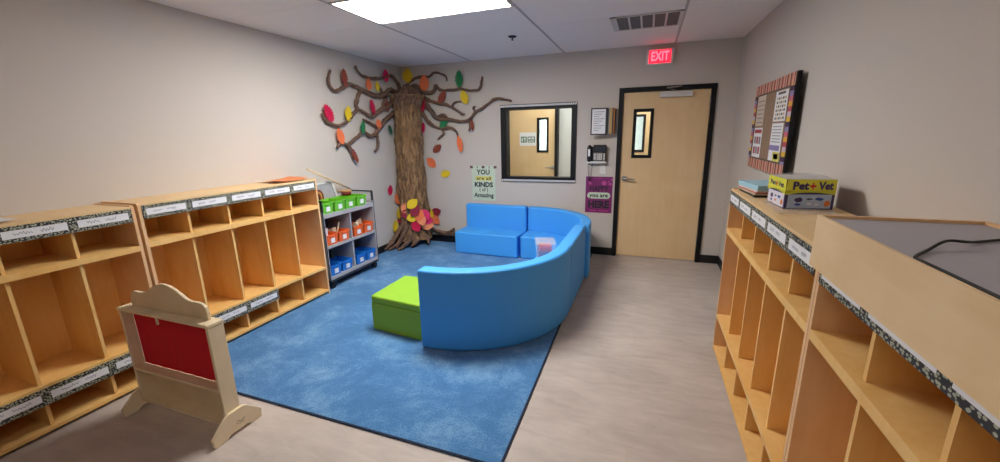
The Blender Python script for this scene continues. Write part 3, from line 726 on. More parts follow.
def make_bin(col, lab, y, z, grp):
    """open plastic bin, front towards +x, with a notched front and a white label"""
    w0, w1, d, h = .068, .078, .22, .112
    x1 = CF - .002; x0 = x1 - d
    t_ = thing('storage_bin', lab, 'bin', ((x0 + x1) / 2, y, z), grp)
    b_ = B(); th = .003
    bot = [(x0 + .012, y - w0), (x1 - .012, y - w0), (x1 - .012, y + w0), (x0 + .012, y + w0)]; top = [(x0, y - w1), (x1, y - w1), (x1, y + w1), (x0, y + w1)]
    vb = [b_.bm.verts.new((p[0], p[1], z)) for p in bot]; vt = [b_.bm.verts.new((p[0], p[1], z + h)) for p in top]
    vi = [b_.bm.verts.new((p[0] + (th if p[0] < (x0 + x1) / 2 else -th), p[1] + (th if p[1] < y else -th), z + h)) for p in top]
    vj = [b_.bm.verts.new((p[0] + (th if p[0] < (x0 + x1) / 2 else -th), p[1] + (th if p[1] < y else -th), z + th)) for p in bot]
    b_.bm.faces.new(vb[::-1]); b_.bm.faces.new(vj)
    for i in range(4):
        j = (i + 1) % 4
        b_.bm.faces.new((vb[i], vb[j], vt[j], vt[i])); b_.bm.faces.new((vi[i], vi[j], vj[j], vj[i])); b_.bm.faces.new((vt[i], vt[j], vi[j], vi[i]))
    b_.build('bin_shell', col, t_)
    r_ = B()
    for (a, b) in (((x0 - .005, y - w1 - .005), (x1 + .006, y - w1 + .001)), ((x0 - .005, y + w1 - .001), (x1 + .006, y + w1 + .005)), ((x0 - .005, y - w1), (x0 + .001, y + w1)), ((x1 - .001, y - w1), (x1 + .006, y - .035)), ((x1 - .001, y + .035), (x1 + .006, y + w1))):
        r_.box((a[0], a[1], z + h - .01), (b[0], b[1], z + h + .001))
    r_.box((x1 - .001, y - .035, z + h - .026), (x1 + .006, y + .035, z + h - .016))
    r_.build('bin_rim', col, t_)
    B().box((x1 - .007, y - .026, z + .022), (x1 + .001, y + .026, z + .070), 0).build('bin_label', 'card', t_)
    return t_
rows = (('g_plastic', .8135, (3.165, 3.340, 3.505, 3.690), 'green', 'green bins on the cart top'), ('o_plastic', .4795, (3.180, 3.356, 3.590, 3.768), 'orange', 'orange bins on the middle shelf'),
        ('b_plastic', .1465, (3.180, 3.356, 3.590, 3.768), 'blue', 'blue bins on the bottom shelf'))
ordn = ('leftmost', 'second from left', 'third from left', 'rightmost')
for col, z, ysb, cn, grp in rows:
    lv = {'green': 'top', 'orange': 'middle shelf', 'blue': 'bottom shelf'}[cn]
    p0 = make_bin(col, '%s %s bin with white label on the cart %s' % (ordn[0], cn, lv), ysb[0], z, grp)
    for k in range(1, 4):
        c_ = copy_tree(p0); c_.location.y += ysb[k] - ysb[0]; relabel(c_, '%s%s %s bin with white label on the cart %s' % (ordn[k], ' of the four' if k in (1, 2) else '', cn, lv), grp)
# contents
M['navy'] = mat('navy', '#1E2A5C', .6); M['cream'] = mat('cream', '#D8C8AC', .7)
hp = B().tube(smoothpath([(-3.12, 3.535, .60), (-3.12, 3.54, .645), (-3.12, 3.575, .672), (-3.12, 3.62, .665), (-3.12, 3.645, .63), (-3.12, 3.645, .60)]), .009, 10)
t = thing('headphones', 'black headphones standing in the third orange bin', 'headphones', (-3.12, 3.59, .50))
hp.build('headband', 'rubber', t)
for y in (3.535, 3.645): B().cyl((-3.12, y - .016, .585), (-3.12, y + .016, .585), .034, 20).build('ear_cup', 'navy' if y < 3.6 else 'cream', t)
b_ = B().box((-3.16, 3.700, .485), (-3.15, 3.80, .63), 0, Matrix.Rotation(.25, 3, 'X')); tag(b_.build('picture_card', 'cream'), 'cream card sticking out of the rightmost orange bin', 'card')
b_ = B().box((-3.13, 3.14, .49), (-3.126, 3.215, .645), 0, Matrix.Rotation(-.1, 3, 'X')); tag(b_.build('picture_card', 'card'), 'white card standing in the leftmost orange bin', 'card')
b_ = B().cyl((-3.14, 3.335, .49), (-3.12, 3.385, .67), .008, 10); tag(b_.build('craft_stick', 'birch'), 'light wooden stick poking out of the second orange bin', 'stick')
b_ = B()
for k in range(3): b_.box((-3.2 + k * .02, 3.27 + k * .02, .49), (-3.195 + k * .02, 3.33 + k * .02, .60 + .01 * k), 0)
tag(b_.build('index_cards', 'cream'), 'few cream cards inside the second orange bin', 'cards')
# on the top shelf, behind the green bins
t = thing('framed_board', 'white-framed grey board leaning behind the green bins', 'board', (-3.3, 3.4, .813))
def leanbox(a, b, mi=0):
    bb_ = B().box(a, b, mi); return bb_
fx0, fx1, fl, frr = -3.300, -3.290, 3.24, 3.585
def lean(bm_):
    for v in bm_.bm.verts: v.co.x -= (v.co.z - .815) * .16; v.co.y -= (v.co.z - 1.07) * .20
    return bm_
q_ = B(); q_.box((fx0, fl, .815), (fx1 + .010, fl + .03, 1.10)); q_.box((fx0, frr - .03, .815), (fx1 + .010, frr, 1.10)); q_.box((fx0, fl, 1.075), (fx1 + .010, frr, 1.10)); q_.box((fx0, fl, .815), (fx1 + .010, frr, .835))
lean(q_).build('board_frame', 'board_white', t); lean(B().box((fx0 + .001, fl + .02, .835), (fx1, frr - .02, 1.08))).build('board_panel', 'cart', t)
M['rb1'] = mat('arch_red', '#7A2B20', .5); M['rb2'] = mat('arch_tan', '#C08A50', .5)
for i, (r0, r1, m_, nm) in enumerate(((.085, .066, 'rb1', 'outer dark red'), (.064, .046, 'rb2', 'middle tan'), (.044, .026, 'rb1', 'inner dark red'))):
    cyc, czc = 3.275, .955
    o_ = arc(cyc, czc, r0, 0, PI, 18); i_ = arc(cyc, czc, r1, 0, PI, 18)[::-1]
    pts = [(cyc + r0, .815)] + o_ + [(cyc - r0, .815), (cyc - r1, .815)] + i_ + [(cyc + r1, .815)]
    tag(B().prism(pts, (-3.260, 0, 0), (0, 1, 0), (0, 0, 1), (1, 0, 0), -.015).build('wooden_arch', m_), '%s wooden arch behind the green bins' % nm, 'wooden arch', 'nested wooden arches')
dw = on(306.9, 169.1, 0, -3.25); de = V((-3.335, 3.872, .967))
tag(B().cyl(dw, de, .0085, 10).build('wooden_dowel', 'maple_gray'), 'long wooden rod leaning up over the locker from the cart', 'rod')
tag(B().cyl(V((-3.355, 3.18, 1.150)), V((-3.362, 3.74, .95)), .007, 10).build('wooden_dowel', 'maple_gray'), 'shorter wooden rod below the long rod, behind the framed board', 'rod')
t = thing('toy_drum', 'tan toy drum with dark red side behind the green bins', 'toy drum', (-3.22, 3.63, .928))
B().cyl((-3.22, 3.665, .928), (-3.22, 3.665, .97), .055, 28).build('drum_body', 'rb1', t); B().cyl((-3.22, 3.665, .97), (-3.22, 3.665, .982), .06, 28).build('drum_head', 'rb2', t)

# ------------------------------------------------------------------ wall things right of the window
def poster(name, label, x0, x1, z0, z1, m_, y=YB - .002):
    t_ = thing(name, label, 'poster', ((x0 + x1) / 2, y, z0)); box((x0, y - .001, z0), (x1, y, z1)).build('sheet', m_, t_); return t_
UX, UZ, NY = (1, 0, 0), (0, 0, 1), (0, -1, 0)
p = poster('poster', 'mint green poster reading YOU are all KINDS (of) Amazing above the blue bench', -2.322, -1.965, .66, 1.155, 'poster_mint')
yp = YB - .0035; pc = -2.143
for w1, s1_, z1_, f1, wd1 in (('YOU', .095, 1.06, .003, .20), ('KINDS', .09, .885, .004, .28), ('( of )', .07, .815, .001, .13), ('Amazing', .085, .735, .0025, .30)): B().text(w1, s1_, (pc, yp, z1_), UX, UZ, NY, .0005, fat=f1, width=wd1).build('lettering', 'poster_ink', p)
bandm = B().box((pc - .12, yp, .945), (pc + .13, yp + .001, 1.005), 0).text('are all', .062, (pc + .005, yp, .975), UX, UZ, NY, .0005, 1, fat=.001, width=.22); bandm.build('yellow_words', ['yellow', 'poster_ink'], p)
b_ = B()
M['bunting'] = mat('bunting', '#6A4A4A', .7)
for k in range(5):
    xx = -2.322 + .0 + .357 * k / 4
    w0 = .022 if k % 2 == 0 else .005
    b_.box((xx - w0, yp - .0005, 1.115), (xx + w0, yp + .001, 1.150))
b_.build('top_marks', 'bunting', p)
p = poster('poster', 'purple poster reading HAPPY you are HERE under the wall phone', -.716, -.380, .560, 1.028, 'poster_purple')
pc = -.548
for w1, s1_, z1_, f1, wd1 in (('HAPPY', .10, .872, .003, .24), ('HERE', .125, .665, .006, .265)): B().text(w1, s1_, (pc, yp, z1_), UX, UZ, NY, .0005, fat=f1, width=wd1).build('lettering', 'poster_ink', p)
cl_ = arc(0, 0, .04, PI / 2, 1.5 * PI, 8); pts = [(x - .105, z) for x, z in cl_] + [(x + .105, z) for x, z in arc(0, 0, .04, -PI / 2, PI / 2, 8)]
B().prism(pts, (pc, yp + .0008, .785), UX, UZ, NY, .0008, 0).text('you are', .07, (pc, yp, .787), UX, UZ, NY, .001, 1, fat=.002, width=.235).build('word_cloud', ['poster_mint', 'poster_ink'], p)
for (x, z, r, rx) in ((-.66, .945, .022, 1), (-.485, .945, .030, 1), (-.395, .99, .018, .6), (-.41, .935, .02, 1), (-.43, .965, .010, 1), (-.61, 1.005, .006, 1), (-.58, 1.005, .006, 1), (-.55, 1.005, .008, 1), (-.52, 1.005, .006, 1)):
    B().prism([(x + r * rx * math.cos(2 * PI * k / 12), z + r * math.sin(2 * PI * k / 12)) for k in range(12)], (0, yp + .0006, 0), UX, UZ, NY, .0006).build('printed_doodle', 'magenta', p)
for a, b in (((-.66, .587), (-.57, .590)), ((-.54, .590), (-.42, .585))): B().ribbon([a, b], .010, (0, yp, 0), UX, UZ, NY, 0).build('printed_line', 'magenta', p, recalc=False)

# wall phone
t = thing('wall_phone', 'black desk phone on a wall bracket above the purple poster', 'phone', (-.58, YB, 1.2))
box((-.70, YB - .075, 1.20), (-.47, YB, 1.222)).bevel(.003, 1).build('wall_bracket', 'white', t)
box((-.705, YB - .06, 1.222), (-.465, YB - .0, 1.405)).bevel(.008, 2).build('phone_body', 'phone', t)
box((-.625, YB - .072, 1.335), (-.47, YB - .06, 1.425)).bevel(.004, 1).build('display_housing', 'phone', t)
box((-.60, YB - .0745, 1.355), (-.50, YB - .072, 1.385)).build('display', 'screen', t)
k_ = B().box((-.625, YB - .063, 1.235), (-.515, YB - .060, 1.328), 1)
for i in range(3):
    for j in range(4): k_.box((-.575 + i * .02, YB - .067, 1.243 + j * .019), (-.562 + i * .02, YB - .063, 1.256 + j * .019), 0)
for j in range(4): k_.box((-.618, YB - .067, 1.25 + j * .018), (-.598, YB - .063, 1.26 + j * .018), 0)
for j in range(5): k_.box((-.505, YB - .064, 1.235 + j * .018), (-.485, YB - .060, 1.247 + j * .018), 0)
k_.build('keypad', ['white', 'phone_grey'], t)
hs = B(); hs.tube(smoothpath([(-.672, YB - .07, 1.405), (-.672, YB - .095, 1.385), (-.672, YB - .10, 1.32), (-.672, YB - .095, 1.255), (-.672, YB - .07, 1.235)], 4), [.022] * 3 + [.017] * 11 + [.022] * 3, 14)
hset = hs.build('handset', 'phone', t)
box((-.684, YB - .1195, 1.29), (-.660, YB - .1165, 1.375)).build('handset_label', 'card', hset)
cp = []
for i in range(160):
    a = i * .9; zz = 1.235 - .26 * math.sin(PI * i / 159) ** .8; xx = -.690 + .055 * i / 159
    cp.append((xx + .007 * math.cos(a), YB - .05 + .007 * math.sin(a), zz))
B().tube(cp, .0028, 5).build('coiled_cord', 'rubber', t)
# wall plate
t = thing('wall_plate', 'white wall plate between the phone and the purple poster', 'wall plate', (-.512, YB, 1.12))
box((-.548, YB - .006, 1.065), (-.478, YB, 1.178)).bevel(.002, 1).build('cover_plate', 'white', t)
box((-.523, YB - .008, 1.10), (-.503, YB - .006, 1.115)).build('phone_jack', 'closer', t)
# clipboard-style document rack
t = thing('document_rack', 'black flip document holder with swinging sleeves on the wall above the phone', 'document holder', (-.5, YB, 1.7))
box((-.56, YB - .02, 1.56), (-.38, YB, 1.85)).build('mounting_plate', 'dark', t)
fr_ = B(); fx0, fx1, fz0, fz1 = -.665, -.462, 1.545, 1.86
rot = Matrix.Rotation(-.18, 3, 'Z'); hinge = V((-.462, YB - .10, 0))
def swing(b_, ang, dy=0):
    r_ = Matrix.Rotation(ang, 3, 'Z')
    for v in b_.bm.verts: v.co = V((hinge.x, hinge.y + dy, v.co.z)) + r_ @ V((v.co.x - hinge.x, v.co.y - hinge.y, 0))
    return b_
for (a, b) in (((fx0, fz0), (fx0 + .014, fz1)), ((fx1 - .030, fz0), (fx1, fz1)), ((fx0, fz0), (fx1, fz0 + .014)), ((fx0, fz1 - .014), (fx1, fz1))): fr_.box((a[0], YB - .106, a[1]), (b[0], YB - .096, b[1]))
sl_ = swing(fr_, .06).build('sleeve_frame', 'dark', t)
pg = B().box((fx0 + .014, YB - .103, fz0 + .014), (fx1 - .030, YB - .100, fz1 - .014), 0)
for j in range(9): pg.ribbon([(fx0 + .035, fz1 - .045 - j * .027), (fx1 - .045 - .03 * (j % 3), fz1 - .045 - j * .027)], .006, (0, YB - .103, 0), UX, UZ, NY, 1)
swing(pg, .06).build('page', ['card', 'ink'], sl_)
M['kraft'] = mat('kraft', '#C2A46A', .6); M['sleeve2'] = mat('sleeve_orange', '#B4763A', .6)
for k, (dx, m_) in enumerate(((.004, 'phone_grey'), (.018, 'kraft'), (.032, 'kraft'), (.046, 'dark'), (.060, 'sleeve2'))):
    box((fx1 + dx, YB - .098 + .004 * k, fz0 + .006), (fx1 + dx + .012, YB - .012, fz1 - .004)).build('sleeve', m_, t)

# ------------------------------------------------------------------ bulletin board on the right wall
BY0, BY1, BZ0, BZ1 = 3.165, 4.21, 1.255, 1.93
t = thing('bulletin_board', 'cork bulletin board with striped paper border and notices on the right wall', 'bulletin board', (XR, 3.7, BZ0))
box((XR - .022, BY0, BZ0), (XR, BY1, BZ1)).build('board_backing', 'black', t)
bx = XR - .022
box((bx - .003, BY0 + .09, BZ0 + .075), (bx, BY1 - .07, BZ1 - .075)).build('cork_panel', 'cork', t)
e = .004
for za in (BZ1 - .078, BZ0): box((bx - e, BY0 + .022, za), (bx - e - .001, BY1, za + .078)).build('striped_border', 'stripe_y', t)
for a, b in ((BY0 + .022, BY0 + .10), (BY1 - .075, BY1)): box((bx - e, a, BZ0 + .078), (bx - e - .001, b, BZ1 - .078)).build('side_border', 'stripe_z', t)
br_ = B(); q0, q1, r0, r1 = BY0 + .10, BY1 - .075, BZ0 + .078, BZ1 - .078
for a, b in (((q0, r0), (q1, r0 + .008)), ((q0, r1 - .008), (q1, r1)), ((q0, r0), (q0 + .008, r1)), ((q1 - .008, r0), (q1, r1))): br_.box((bx - .006, a[0], a[1]), (bx - .003, b[0], b[1]))
br_.build('inner_edge', 'dark', t)
M['pastel'] = mat('pastel_sheet', '#C9B8A6', .7); M['lilac'] = mat('lilac', '#8A7FB0', .7); M['calink'] = mat('calendar_ink', '#5A5A50', .7); M['rose'] = mat('rose', '#A8404A', .7)
UY = (0, 1, 0); NX = (-1, 0, 0)
def notice(lab, y0, y1, z0, z1, mats, deco):
    t_ = thing('notice', lab, 'notice', (bx, (y0 + y1) / 2, z0)); b_ = B().box((bx - .0045, y0, z0), (bx - .0035, y1, z1), 0)
    for (a, b_1, c_, d_, mi) in deco: b_.box((bx - .0055, y0 + (y1 - y0) * a, z0 + (z1 - z0) * b_1), (bx - .0045, y0 + (y1 - y0) * c_, z0 + (z1 - z0) * d_), mi)
    b_.build('sheet', mats, t_)
cal = [(.1 + .165 * i, .06 + .13 * j, .1 + .165 * i + .10, .06 + .13 * j + .08, 1 + (i + j) % 2) for i in range(5) for j in range(6)] + [(.2, .88, .8, .96, 1)]
notice('calendar sheet with grid of small squares at the upper near corner of the board', 3.30, 3.58, 1.625, 1.835, ['card', 'calink', 'kraft'], cal)
notice('typed white notice with purple and yellow foot below the calendar', 3.31, 3.58, 1.345, 1.612, ['card', 'lilac', 'yellow', 'ink'], [(.1, .28, 1, .42, 1), (.0, .0, .6, .25, 2), (.1, .06, .5, .2, 1)] + [(.12, .5 + .08 * k, .88, .52 + .08 * k, 3) for k in range(6)])
notice('faded cream sheet at the upper far corner of the board', 3.86, 4.10, 1.60, 1.84, ['pastel', 'ink'], [(.1, .1 + .14 * k, .85, .13 + .14 * k, 1) for k in range(6)])
notice('white sheet with red heading and small pictures at the lower far corner', 3.84, 4.10, 1.345, 1.585, ['card', 'rose', 'ink'], [(.08, .82, .92, .94, 1)] + [(.1 + .28 * i, .12 + .34 * j, .3 + .28 * i, .36 + .34 * j, 2 if (i + j) % 2 else 1) for i in range(3) for j in range(2)])

# ------------------------------------------------------------------ paper tree in the corner
TC = V((-3.165, 4.99, 0))
tree = thing('paper_tree', 'brown crumpled-paper tree with spreading branches in the far left corner', 'paper tree', (TC.x, TC.y, 0))
def trunk(a, b):
    an = 2 * PI * a; z = .10 + 2.02 * b
    r = .208 - .042 * min(b, 1) + .05 * max(0, 1 - b * 6) ** 2 + .06 * max(0, (b - .93) / .07) ** 2
    r *= 1 + .15 * noise.noise(V((math.cos(an) * 2.6, math.sin(an) * 2.6, z * 1.1))) + .16 * noise.noise(V((math.cos(an) * 6, math.sin(an) * 6, z * 4.5)))
    r += .026 * noise.noise(V((math.cos(an) * 13, math.sin(an) * 13, z * 7)))
    x, y = TC.x - .03 * (1 - b) + r * math.cos(an), TC.y + r * math.sin(an)
    return V((max(x, XL + .012), min(y, YB - .012), z))
B().grid(trunk, 110, 130).build('trunk', 'bark', tree)
def zl(x, y): return on(315 + x / 4.4, 60 + y / 4.4, 0, XL + .035)
def zb(x, y): return on(385 + x / 4.4, 60 + y / 4.4, 1, YB - .035)
def branch(pts, fn, r0, r1, start=None):
    P_ = [fn(x, y) for x, y in pts]
    if start is not None: P_ = [V(start)] + P_
    sp = smoothpath(P_, 6); n_ = len(sp)
    for p_ in sp:
        p_.x = max(p_.x, XL + .014); p_.y = min(p_.y, YB - .014)
        p_ += V((.006 * noise.noise(p_ * 17), .006 * noise.noise(p_ * 19 + V((3, 1, 2))), .010 * noise.noise(p_ * 15 + V((7, 5, 1)))))
    r0 *= .88; r1 *= .9
    rr = [(r0 + (r1 - r0) * i / (n_ - 1)) * (1 + .3 * noise.noise(sp[i] * 11)) for i in range(n_)]
    B().tube(sp, rr, 10, jit=.5).build('branch', 'bark2', tree)
s0 = (TC.x - .07, TC.y - .08, 2.06); s1 = (TC.x + .08, TC.y + .02, 2.06)
branch([(365, 150), (330, 132), (305, 150), (270, 160), (240, 148), (215, 135), (185, 118), (155, 108), (125, 122), (95, 137), (70, 120), (60, 90), (68, 45)], zl, .040, .016, s0)
branch([(203, 132), (190, 160), (180, 195), (185, 215), (165, 240), (145, 265), (110, 287), (75, 282), (45, 264), (30, 235)], zl, .028, .016)
branch([(355, 170), (325, 200), (290, 218), (250, 248), (215, 228), (185, 218)], zl, .036, .022, (TC.x - .08, TC.y - .08, 2.02))
branch([(350, 232), (320, 255), (292, 285), (272, 318), (245, 335), (215, 320), (180, 345), (145, 370), (112, 368), (97, 385)], zl, .036, .016, (TC.x - .1, TC.y - .1, 1.85))
branch([(285, 300), (255, 284), (228, 270), (212, 262)], zl, .022, .014)
branch([(270, 325), (278, 362), (276, 385), (262, 402)], zl, .024, .014)
branch([(372, 125), (355, 88), (330, 68), (290, 80), (245, 80), (205, 68), (185, 45), (177, 26)], zl, .030, .013, s0)
branch([(300, 165), (292, 132), (280, 114)], zl, .020, .012)
branch([(315, 165), (300, 195), (306, 215)], zl, .026, .020)
branch([(142, 372), (158, 400), (172, 440)], zl, .030, .012)
branch([(100, 110), (115, 90), (150, 75), (195, 72), (215, 55), (245, 60), (268, 75), (272, 92)], zb, .026, .013, s1)
branch([(110, 125), (140, 115), (165, 140), (200, 147), (217, 135), (222, 110), (245, 130), (290, 132), (340, 128), (380, 135), (412, 130), (422, 105), (428, 72)], zb, .032, .014, s1)
branch([(150, 155), (185, 172), (225, 188), (270, 197), (300, 210), (335, 235), (350, 237)], zb, .030, .014, s1)
branch([(295, 205), (306, 188), (335, 182)], zb, .018, .011)
branch([(150, 160), (185, 200), (215, 240), (240, 262), (280, 262), (330, 272), (370, 262), (400, 230), (440, 205), (485, 172), (540, 175), (557, 183)], zb, .036, .014, (TC.x + .12, TC.y + .02, 2.06))
branch([(370, 265), (376, 290), (369, 312)], zb, .024, .014)
branch([(402, 230), (388, 212), (398, 205)], zb, .020, .014)
branch([(235, 250), (258, 240), (275, 258)], zb, .026, .016)
branch([(130, 180), (160, 225), (185, 265), (215, 292), (245, 300), (290, 298), (315, 315), (322, 345)], zb, .032, .015, (TC.x + .12, TC.y - .02, 2.0))
branch([(248, 300), (256, 325), (232, 347)], zb, .020, .012)
for k in range(9):                                     # bunched paper crown where the branches leave the trunk
    a = -2.6 + k * .52; x0, y0_ = TC.x + .12 * math.cos(a), TC.y + .12 * math.sin(a)
    sp = smoothpath([(x0, y0_, 1.93), (TC.x + .17 * math.cos(a), TC.y + .17 * math.sin(a), 2.04), (TC.x + .17 * math.cos(a + .5), TC.y + .17 * math.sin(a + .5), 2.12), (TC.x + .04 * math.cos(a), TC.y + .04 * math.sin(a), 2.13 + .05 * (k % 3))], 5)
    for p_ in sp: p_.x = max(p_.x, XL + .03); p_.y = min(p_.y, YB - .03)
    B().tube(sp, [.036] * len(sp), 9, jit=.6).build('branch', 'bark2', tree)
# roots
for pts in ([(TC.x - .05, TC.y - .12, .30), (-3.24, 4.78, .16), (-3.29, 4.62, .06), (-3.31, 4.48, .03)], [(TC.x, TC.y - .15, .28), (-3.13, 4.75, .13), (-3.18, 4.60, .035), (-3.20, 4.53, .03)],
            [(TC.x - .1, TC.y - .1, .36), (-3.31, 4.72, .20), (-3.34, 4.55, .08), (-3.345, 4.44, .04)], [(TC.x + .05, TC.y - .15, .25), (-3.06, 4.78, .10), (-3.08, 4.68, .04)],
            [(TC.x + .12, TC.y - .05, .24), (-2.95, 4.93, .12), (-2.90, 4.88, .05)], [(TC.x + .12, TC.y + .05, .30), (-2.9, 5.10, .20), (-2.75, 5.15, .15), (-2.62, 5.16, .16)],
            [(TC.x + .13, TC.y + .08, .24), (-2.85, 5.14, .15), (-2.65, 5.165, .13), (-2.50, 5.17, .125), (-2.44, 5.17, .14)], [(TC.x - .02, TC.y - .16, .36), (-3.20, 4.75, .25), (-3.24, 4.66, .12), (-3.26, 4.60, .03)],
            [(-2.75, 5.15, .15), (-2.66, 5.16, .20), (-2.62, 5.16, .225)]):
    sp = smoothpath(pts, 6); n_ = len(sp)
    ra = .045 if pts[-1][0] < -2.8 else .024
    B().tube(sp, [(ra + (.014 - ra) * i / (n_ - 1)) for i in range(n_)], 10, jit=1.0).build('root', 'bark2', tree)

# leaves ------------------------------------------------------------
def leaf_outline(kind):
    """half outline (t along the leaf, half width): lobed oak-like or plain oval"""
    if kind == 'oak': hw_ = [(0, .01), (.04, .012), (.10, .10), (.17, .21), (.21, .13), (.29, .28), (.34, .17), (.43, .32), (.49, .20), (.58, .31), (.63, .19), (.72, .26), (.77, .14), (.86, .17), (.92, .07), (1, .0)]
    elif kind == 'thin': hw_ = [(0, .01), (.08, .09), (.2, .17), (.26, .13), (.38, .21), (.44, .16), (.56, .21), (.62, .15), (.74, .17), (.8, .10), (1, 0)]
    else: hw_ = [(0, .01), (.06, .10), (.18, .23), (.35, .32), (.55, .33), (.75, .25), (.9, .12), (1, 0)]
    return hw_
def leaf(cen, up, n, L_, col, kind, lab, group, wid=1.0, lift=.004, idx=[0]):
    up = V(up).normalized(); n = V(n).normalized(); u = up.cross(n).normalized(); hw_ = leaf_outline(kind); b_ = B()
    idx[0] += 1; k = .14 + .05 * math.sin(idx[0])
    def P(t_, w_): return V(cen) + up * (t_ - .5) * L_ + u * w_ * L_ * wid + n * (lift + k * L_ * (abs(w_) * .6 + (t_ - .5) ** 2 * .6))
    top = []; th = n * .0012
    rows_ = [[b_.bm.verts.new(P(t_, s_ * w_) ) for s_ in (-1, 0, 1)] for t_, w_ in hw_]
    rowb = [[b_.bm.verts.new(v.co - th) for v in r_] for r_ in rows_]
    for r0, r1, q0, q1 in zip(rows_, rows_[1:], rowb, rowb[1:]):
        for i in (0, 1):
            b_.bm.faces.new((r0[i], r0[i + 1], r1[i + 1], r1[i])); b_.bm.faces.new((q0[i + 1], q0[i], q1[i], q1[i + 1]))
        b_.bm.faces.new((r0[0], r1[0], q1[0], q0[0])); b_.bm.faces.new((r1[2], r0[2], q0[2], q1[2]))
    o = b_.build('paper_leaf', 'leaf_' + col, recalc=False); origin(o, V(cen)); tag(o, lab, 'paper leaf', group)
def lw(px, py, ang, L_, col, kind, lab, wid=1.0, lift=.045):      # on the left wall
    L_ *= .9
    c_ = on(px, py, 0, XL + .006); leaf(c_, (0, math.sin(ang), math.cos(ang)), (1, 0, 0), L_, col, kind, lab, 'paper leaves on the left wall', wid, lift)
def bw(px, py, ang, L_, col, kind, lab, wid=1.0, lift=.045):      # on the far wall
    c_ = on(px, py, 1, YB - .006); leaf(c_, (math.sin(ang), 0, math.cos(ang)), (0, -1, 0), L_, col, kind, lab, 'paper leaves on the far wall', wid, lift)
lw(341, 78, 0, .23, 'brown', 'oak', 'brown lobed paper leaf standing upright near the leftmost branch tip')
lw(382.7, 76, .1, .19, 'crimson', 'oval', 'dark red oval paper leaf on the topmost branch left of the trunk', 1.1)
lw(365.7, 84.5, .0, .17, 'orange', 'oval', 'orange oval paper leaf beside the yellow one, upper left branch', 1.1)
lw(374.5, 86.5, .0, .16, 'yellow', 'oak', 'yellow lobed paper leaf beside the orange one, upper left branch', 1.2)
lw(325.7, 113.5, -.5, .24, 'crimson', 'oak', 'crimson lobed paper leaf at the far left end of the branches', 1.1)
lw(345.2, 113.9, .15, .21, 'yellow', 'oak', 'yellow lobed paper leaf left of the middle branches', 1.15)
lw(369.5, 107, -.3, .22, 'crimson', 'oak', 'crimson lobed paper leaf between the branches left of the trunk', .9)
lw(384, 105.5, -.2, .20, 'brown', 'oak', 'brown paper leaf close to the trunk on its left')
lw(375.7, 124, -.4, .15, 'orange', 'oval', 'orange oval paper leaf on the lower left branch', 1.2)
lw(360, 127.5, .2, .19, 'green', 'oak', 'green lobed paper leaf under the middle left branch')
lw(387.7, 130, -.45, .17, 'dark_green', 'oak', 'dark green paper leaf just left of the trunk')
lw(337.3, 136.3, -.3, .22, 'orange', 'oval', 'orange paper leaf above the lowest left branch tip', .9)
lw(351.5, 155, -.5, .24, 'brown', 'thin', 'brown narrow paper leaf hanging from the lowest left branch tip', .9)
lw(389.5, 190, .25, .17, 'crimson', 'oval', 'crimson oval paper leaf alone on the wall left of the trunk', 1.1, .01)
bw(409.5, 76, .0, .20, 'yellow', 'oval', 'dull yellow paper leaf in the corner above the trunk', 1.2)
bw(426, 83.5, .0, .23, 'orange', 'oval', 'orange oval paper leaf above the trunk on the far wall', 1.0)
bw(460.5, 79.3, .0, .23, 'green', 'oak', 'green lobed paper leaf on the upper right branch', .95)
bw(443.4, 97.5, .6, .20, 'brown', 'oak', 'brown lobed paper leaf between two right branches')
bw(465.7, 97.5, -.3, .20, 'yellow', 'oak', 'yellow lobed paper leaf below the green one on the right', 1.1)
bw(423.6, 105.5, .25, .21, 'crimson', 'oak', 'crimson lobed paper leaf at the upper right edge of the trunk', 1.1)
bw(423.2, 128.9, .5, .20, 'crimson', 'oak', 'crimson lobed paper leaf lower on the right edge of the trunk', 1.05)
bw(445.2, 123.2, .75, .18, 'green', 'oak', 'green lobed paper leaf on the lower right branch', 1.1)
bw(461.1, 143.6, -.15, .24, 'orange', 'thin', 'narrow red-orange paper leaf hanging under the right branch', .95)
bw(437.3, 148.6, .95, .18, 'brown', 'oak', 'brown paper leaf alone right of the trunk, highest of the falling ones', 1.1, .006)
bw(431.6, 162.5, -.8, .19, 'orange', 'oval', 'orange paper leaf alone right of the trunk, middle of the falling ones', 1.0, .006)
bw(445.8, 173.8, 1.35, .17, 'yellow', 'oak', 'yellow paper leaf alone right of the trunk, lowest of the falling ones', 1.2, .006)
bw(473.6, 124.8, -.1, .16, 'brown', 'thin', 'small brown paper leaf hanging below the longest right branch', .8)
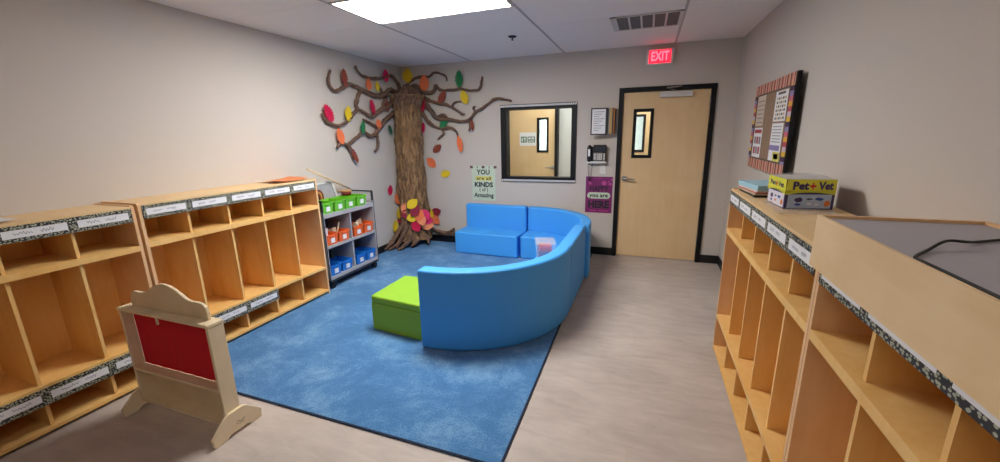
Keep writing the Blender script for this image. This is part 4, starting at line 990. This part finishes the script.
# pile at the foot of the trunk
pile = [(397, 199, -.5, 'orange', 'orange leaf at the top left of the heap on the trunk'), (405.9, 207.3, .5, 'peach', 'peach leaf in the upper heap at the trunk foot'), (412.4, 203.7, .9, 'yellow', 'yellow leaf highest in the middle of the heap'),
        (398.5, 212.6, .3, 'yellow', 'yellow leaf on the left rim of the heap'), (395.1, 225.7, .4, 'yellow', 'yellow leaf lowest at the left of the heap'), (400, 218.6, -.9, 'maroon', 'maroon leaf at the left of the heap'),
        (407, 213.5, 1.2, 'maroon', 'maroon leaf under the peach leaf in the heap'), (415.2, 210.8, .6, 'maroon', 'maroon leaf right of the highest yellow leaf in the heap'), (413, 217.3, 1.3, 'yellow', 'yellow leaf in the centre of the heap'),
        (419.5, 215.5, .5, 'orange', 'orange leaf in the centre of the heap'), (421.5, 219.5, -.3, 'peach', 'peach leaf low in the centre of the heap'), (425.5, 214.5, -.5, 'pink', 'pink leaf at the right of the trunk foot'),
        (427, 219.5, -1.1, 'pink', 'pink leaf lowest right beside the trunk'), (416, 225.7, -.4, 'crimson', 'crimson leaf at the bottom of the heap'), (427.9, 225.3, 1.4, 'peach', 'peach leaf on the root at the bottom right'),
        (430.5, 214, .2, 'yellow', 'yellow leaf right of the trunk beside the maroon one'), (436.2, 212, 1.2, 'maroon', 'maroon leaf farthest right in the heap'), (435.6, 219.2, -.8, 'orange', 'orange leaf farthest right under the maroon one')]
vd = V((-.53, .84, 0))
for i, (px, py, ang, col, lab) in enumerate(pile):
    if px > 429: c_ = on(px, py, 1, YB - .02); nn = V((0, -1, 0)); upv = V((math.sin(ang), 0, math.cos(ang)))
    elif px < 399: c_ = on(px, py, 0, XL + .02); nn = V((1, 0, 0)); upv = V((0, math.sin(ang), math.cos(ang)))
    else:
        c_ = on(px, py, 1, TC.y - .21 + .0012 * (px - 413) ** 2 * .5 - .006 * (i % 3)); nn = V((.45, -.85, .15)).normalized(); s_ = V((.88, .47, 0)).normalized(); upv = s_ * math.sin(ang) + V((0, 0, 1)) * math.cos(ang)
        upv = (upv - nn * upv.dot(nn)).normalized()
    leaf(c_, upv, nn, .185, col, 'oval', lab, 'paper leaves heaped at the tree foot', 1.05, .004 + .004 * (i % 4))

# ------------------------------------------------------------------ camera, world, view
cam = bpy.data.cameras.new('camera'); co = bpy.data.objects.new('camera', cam); C.objects.link(co)
cam.sensor_width = 36; cam.sensor_fit = 'HORIZONTAL'; cam.lens = FPX / 1000 * 36; cam.clip_start = .02
m4 = Matrix((R_, U_, -W_)).transposed().to_4x4(); m4.translation = CAM; co.matrix_world = m4
bpy.context.scene.camera = co
wd = bpy.data.worlds.new('world'); bpy.context.scene.world = wd; wd.use_nodes = True
wd.node_tree.nodes['Background'].inputs[0].default_value = (.5, .5, .5, 1); wd.node_tree.nodes['Background'].inputs[1].default_value = 0.0
sc = bpy.context.scene
sc.view_settings.view_transform = 'Standard'; sc.view_settings.look = 'None'; sc.view_settings.gamma = 1; sc.view_settings.use_curve_mapping = False
sc.view_settings.exposure = 0.4
sc.cycles.use_denoising = True; sc.cycles.max_bounces = 10; sc.cycles.diffuse_bounces = 6; sc.cycles.transparent_max_bounces = 12
sc.cycles.sample_clamp_indirect = 6
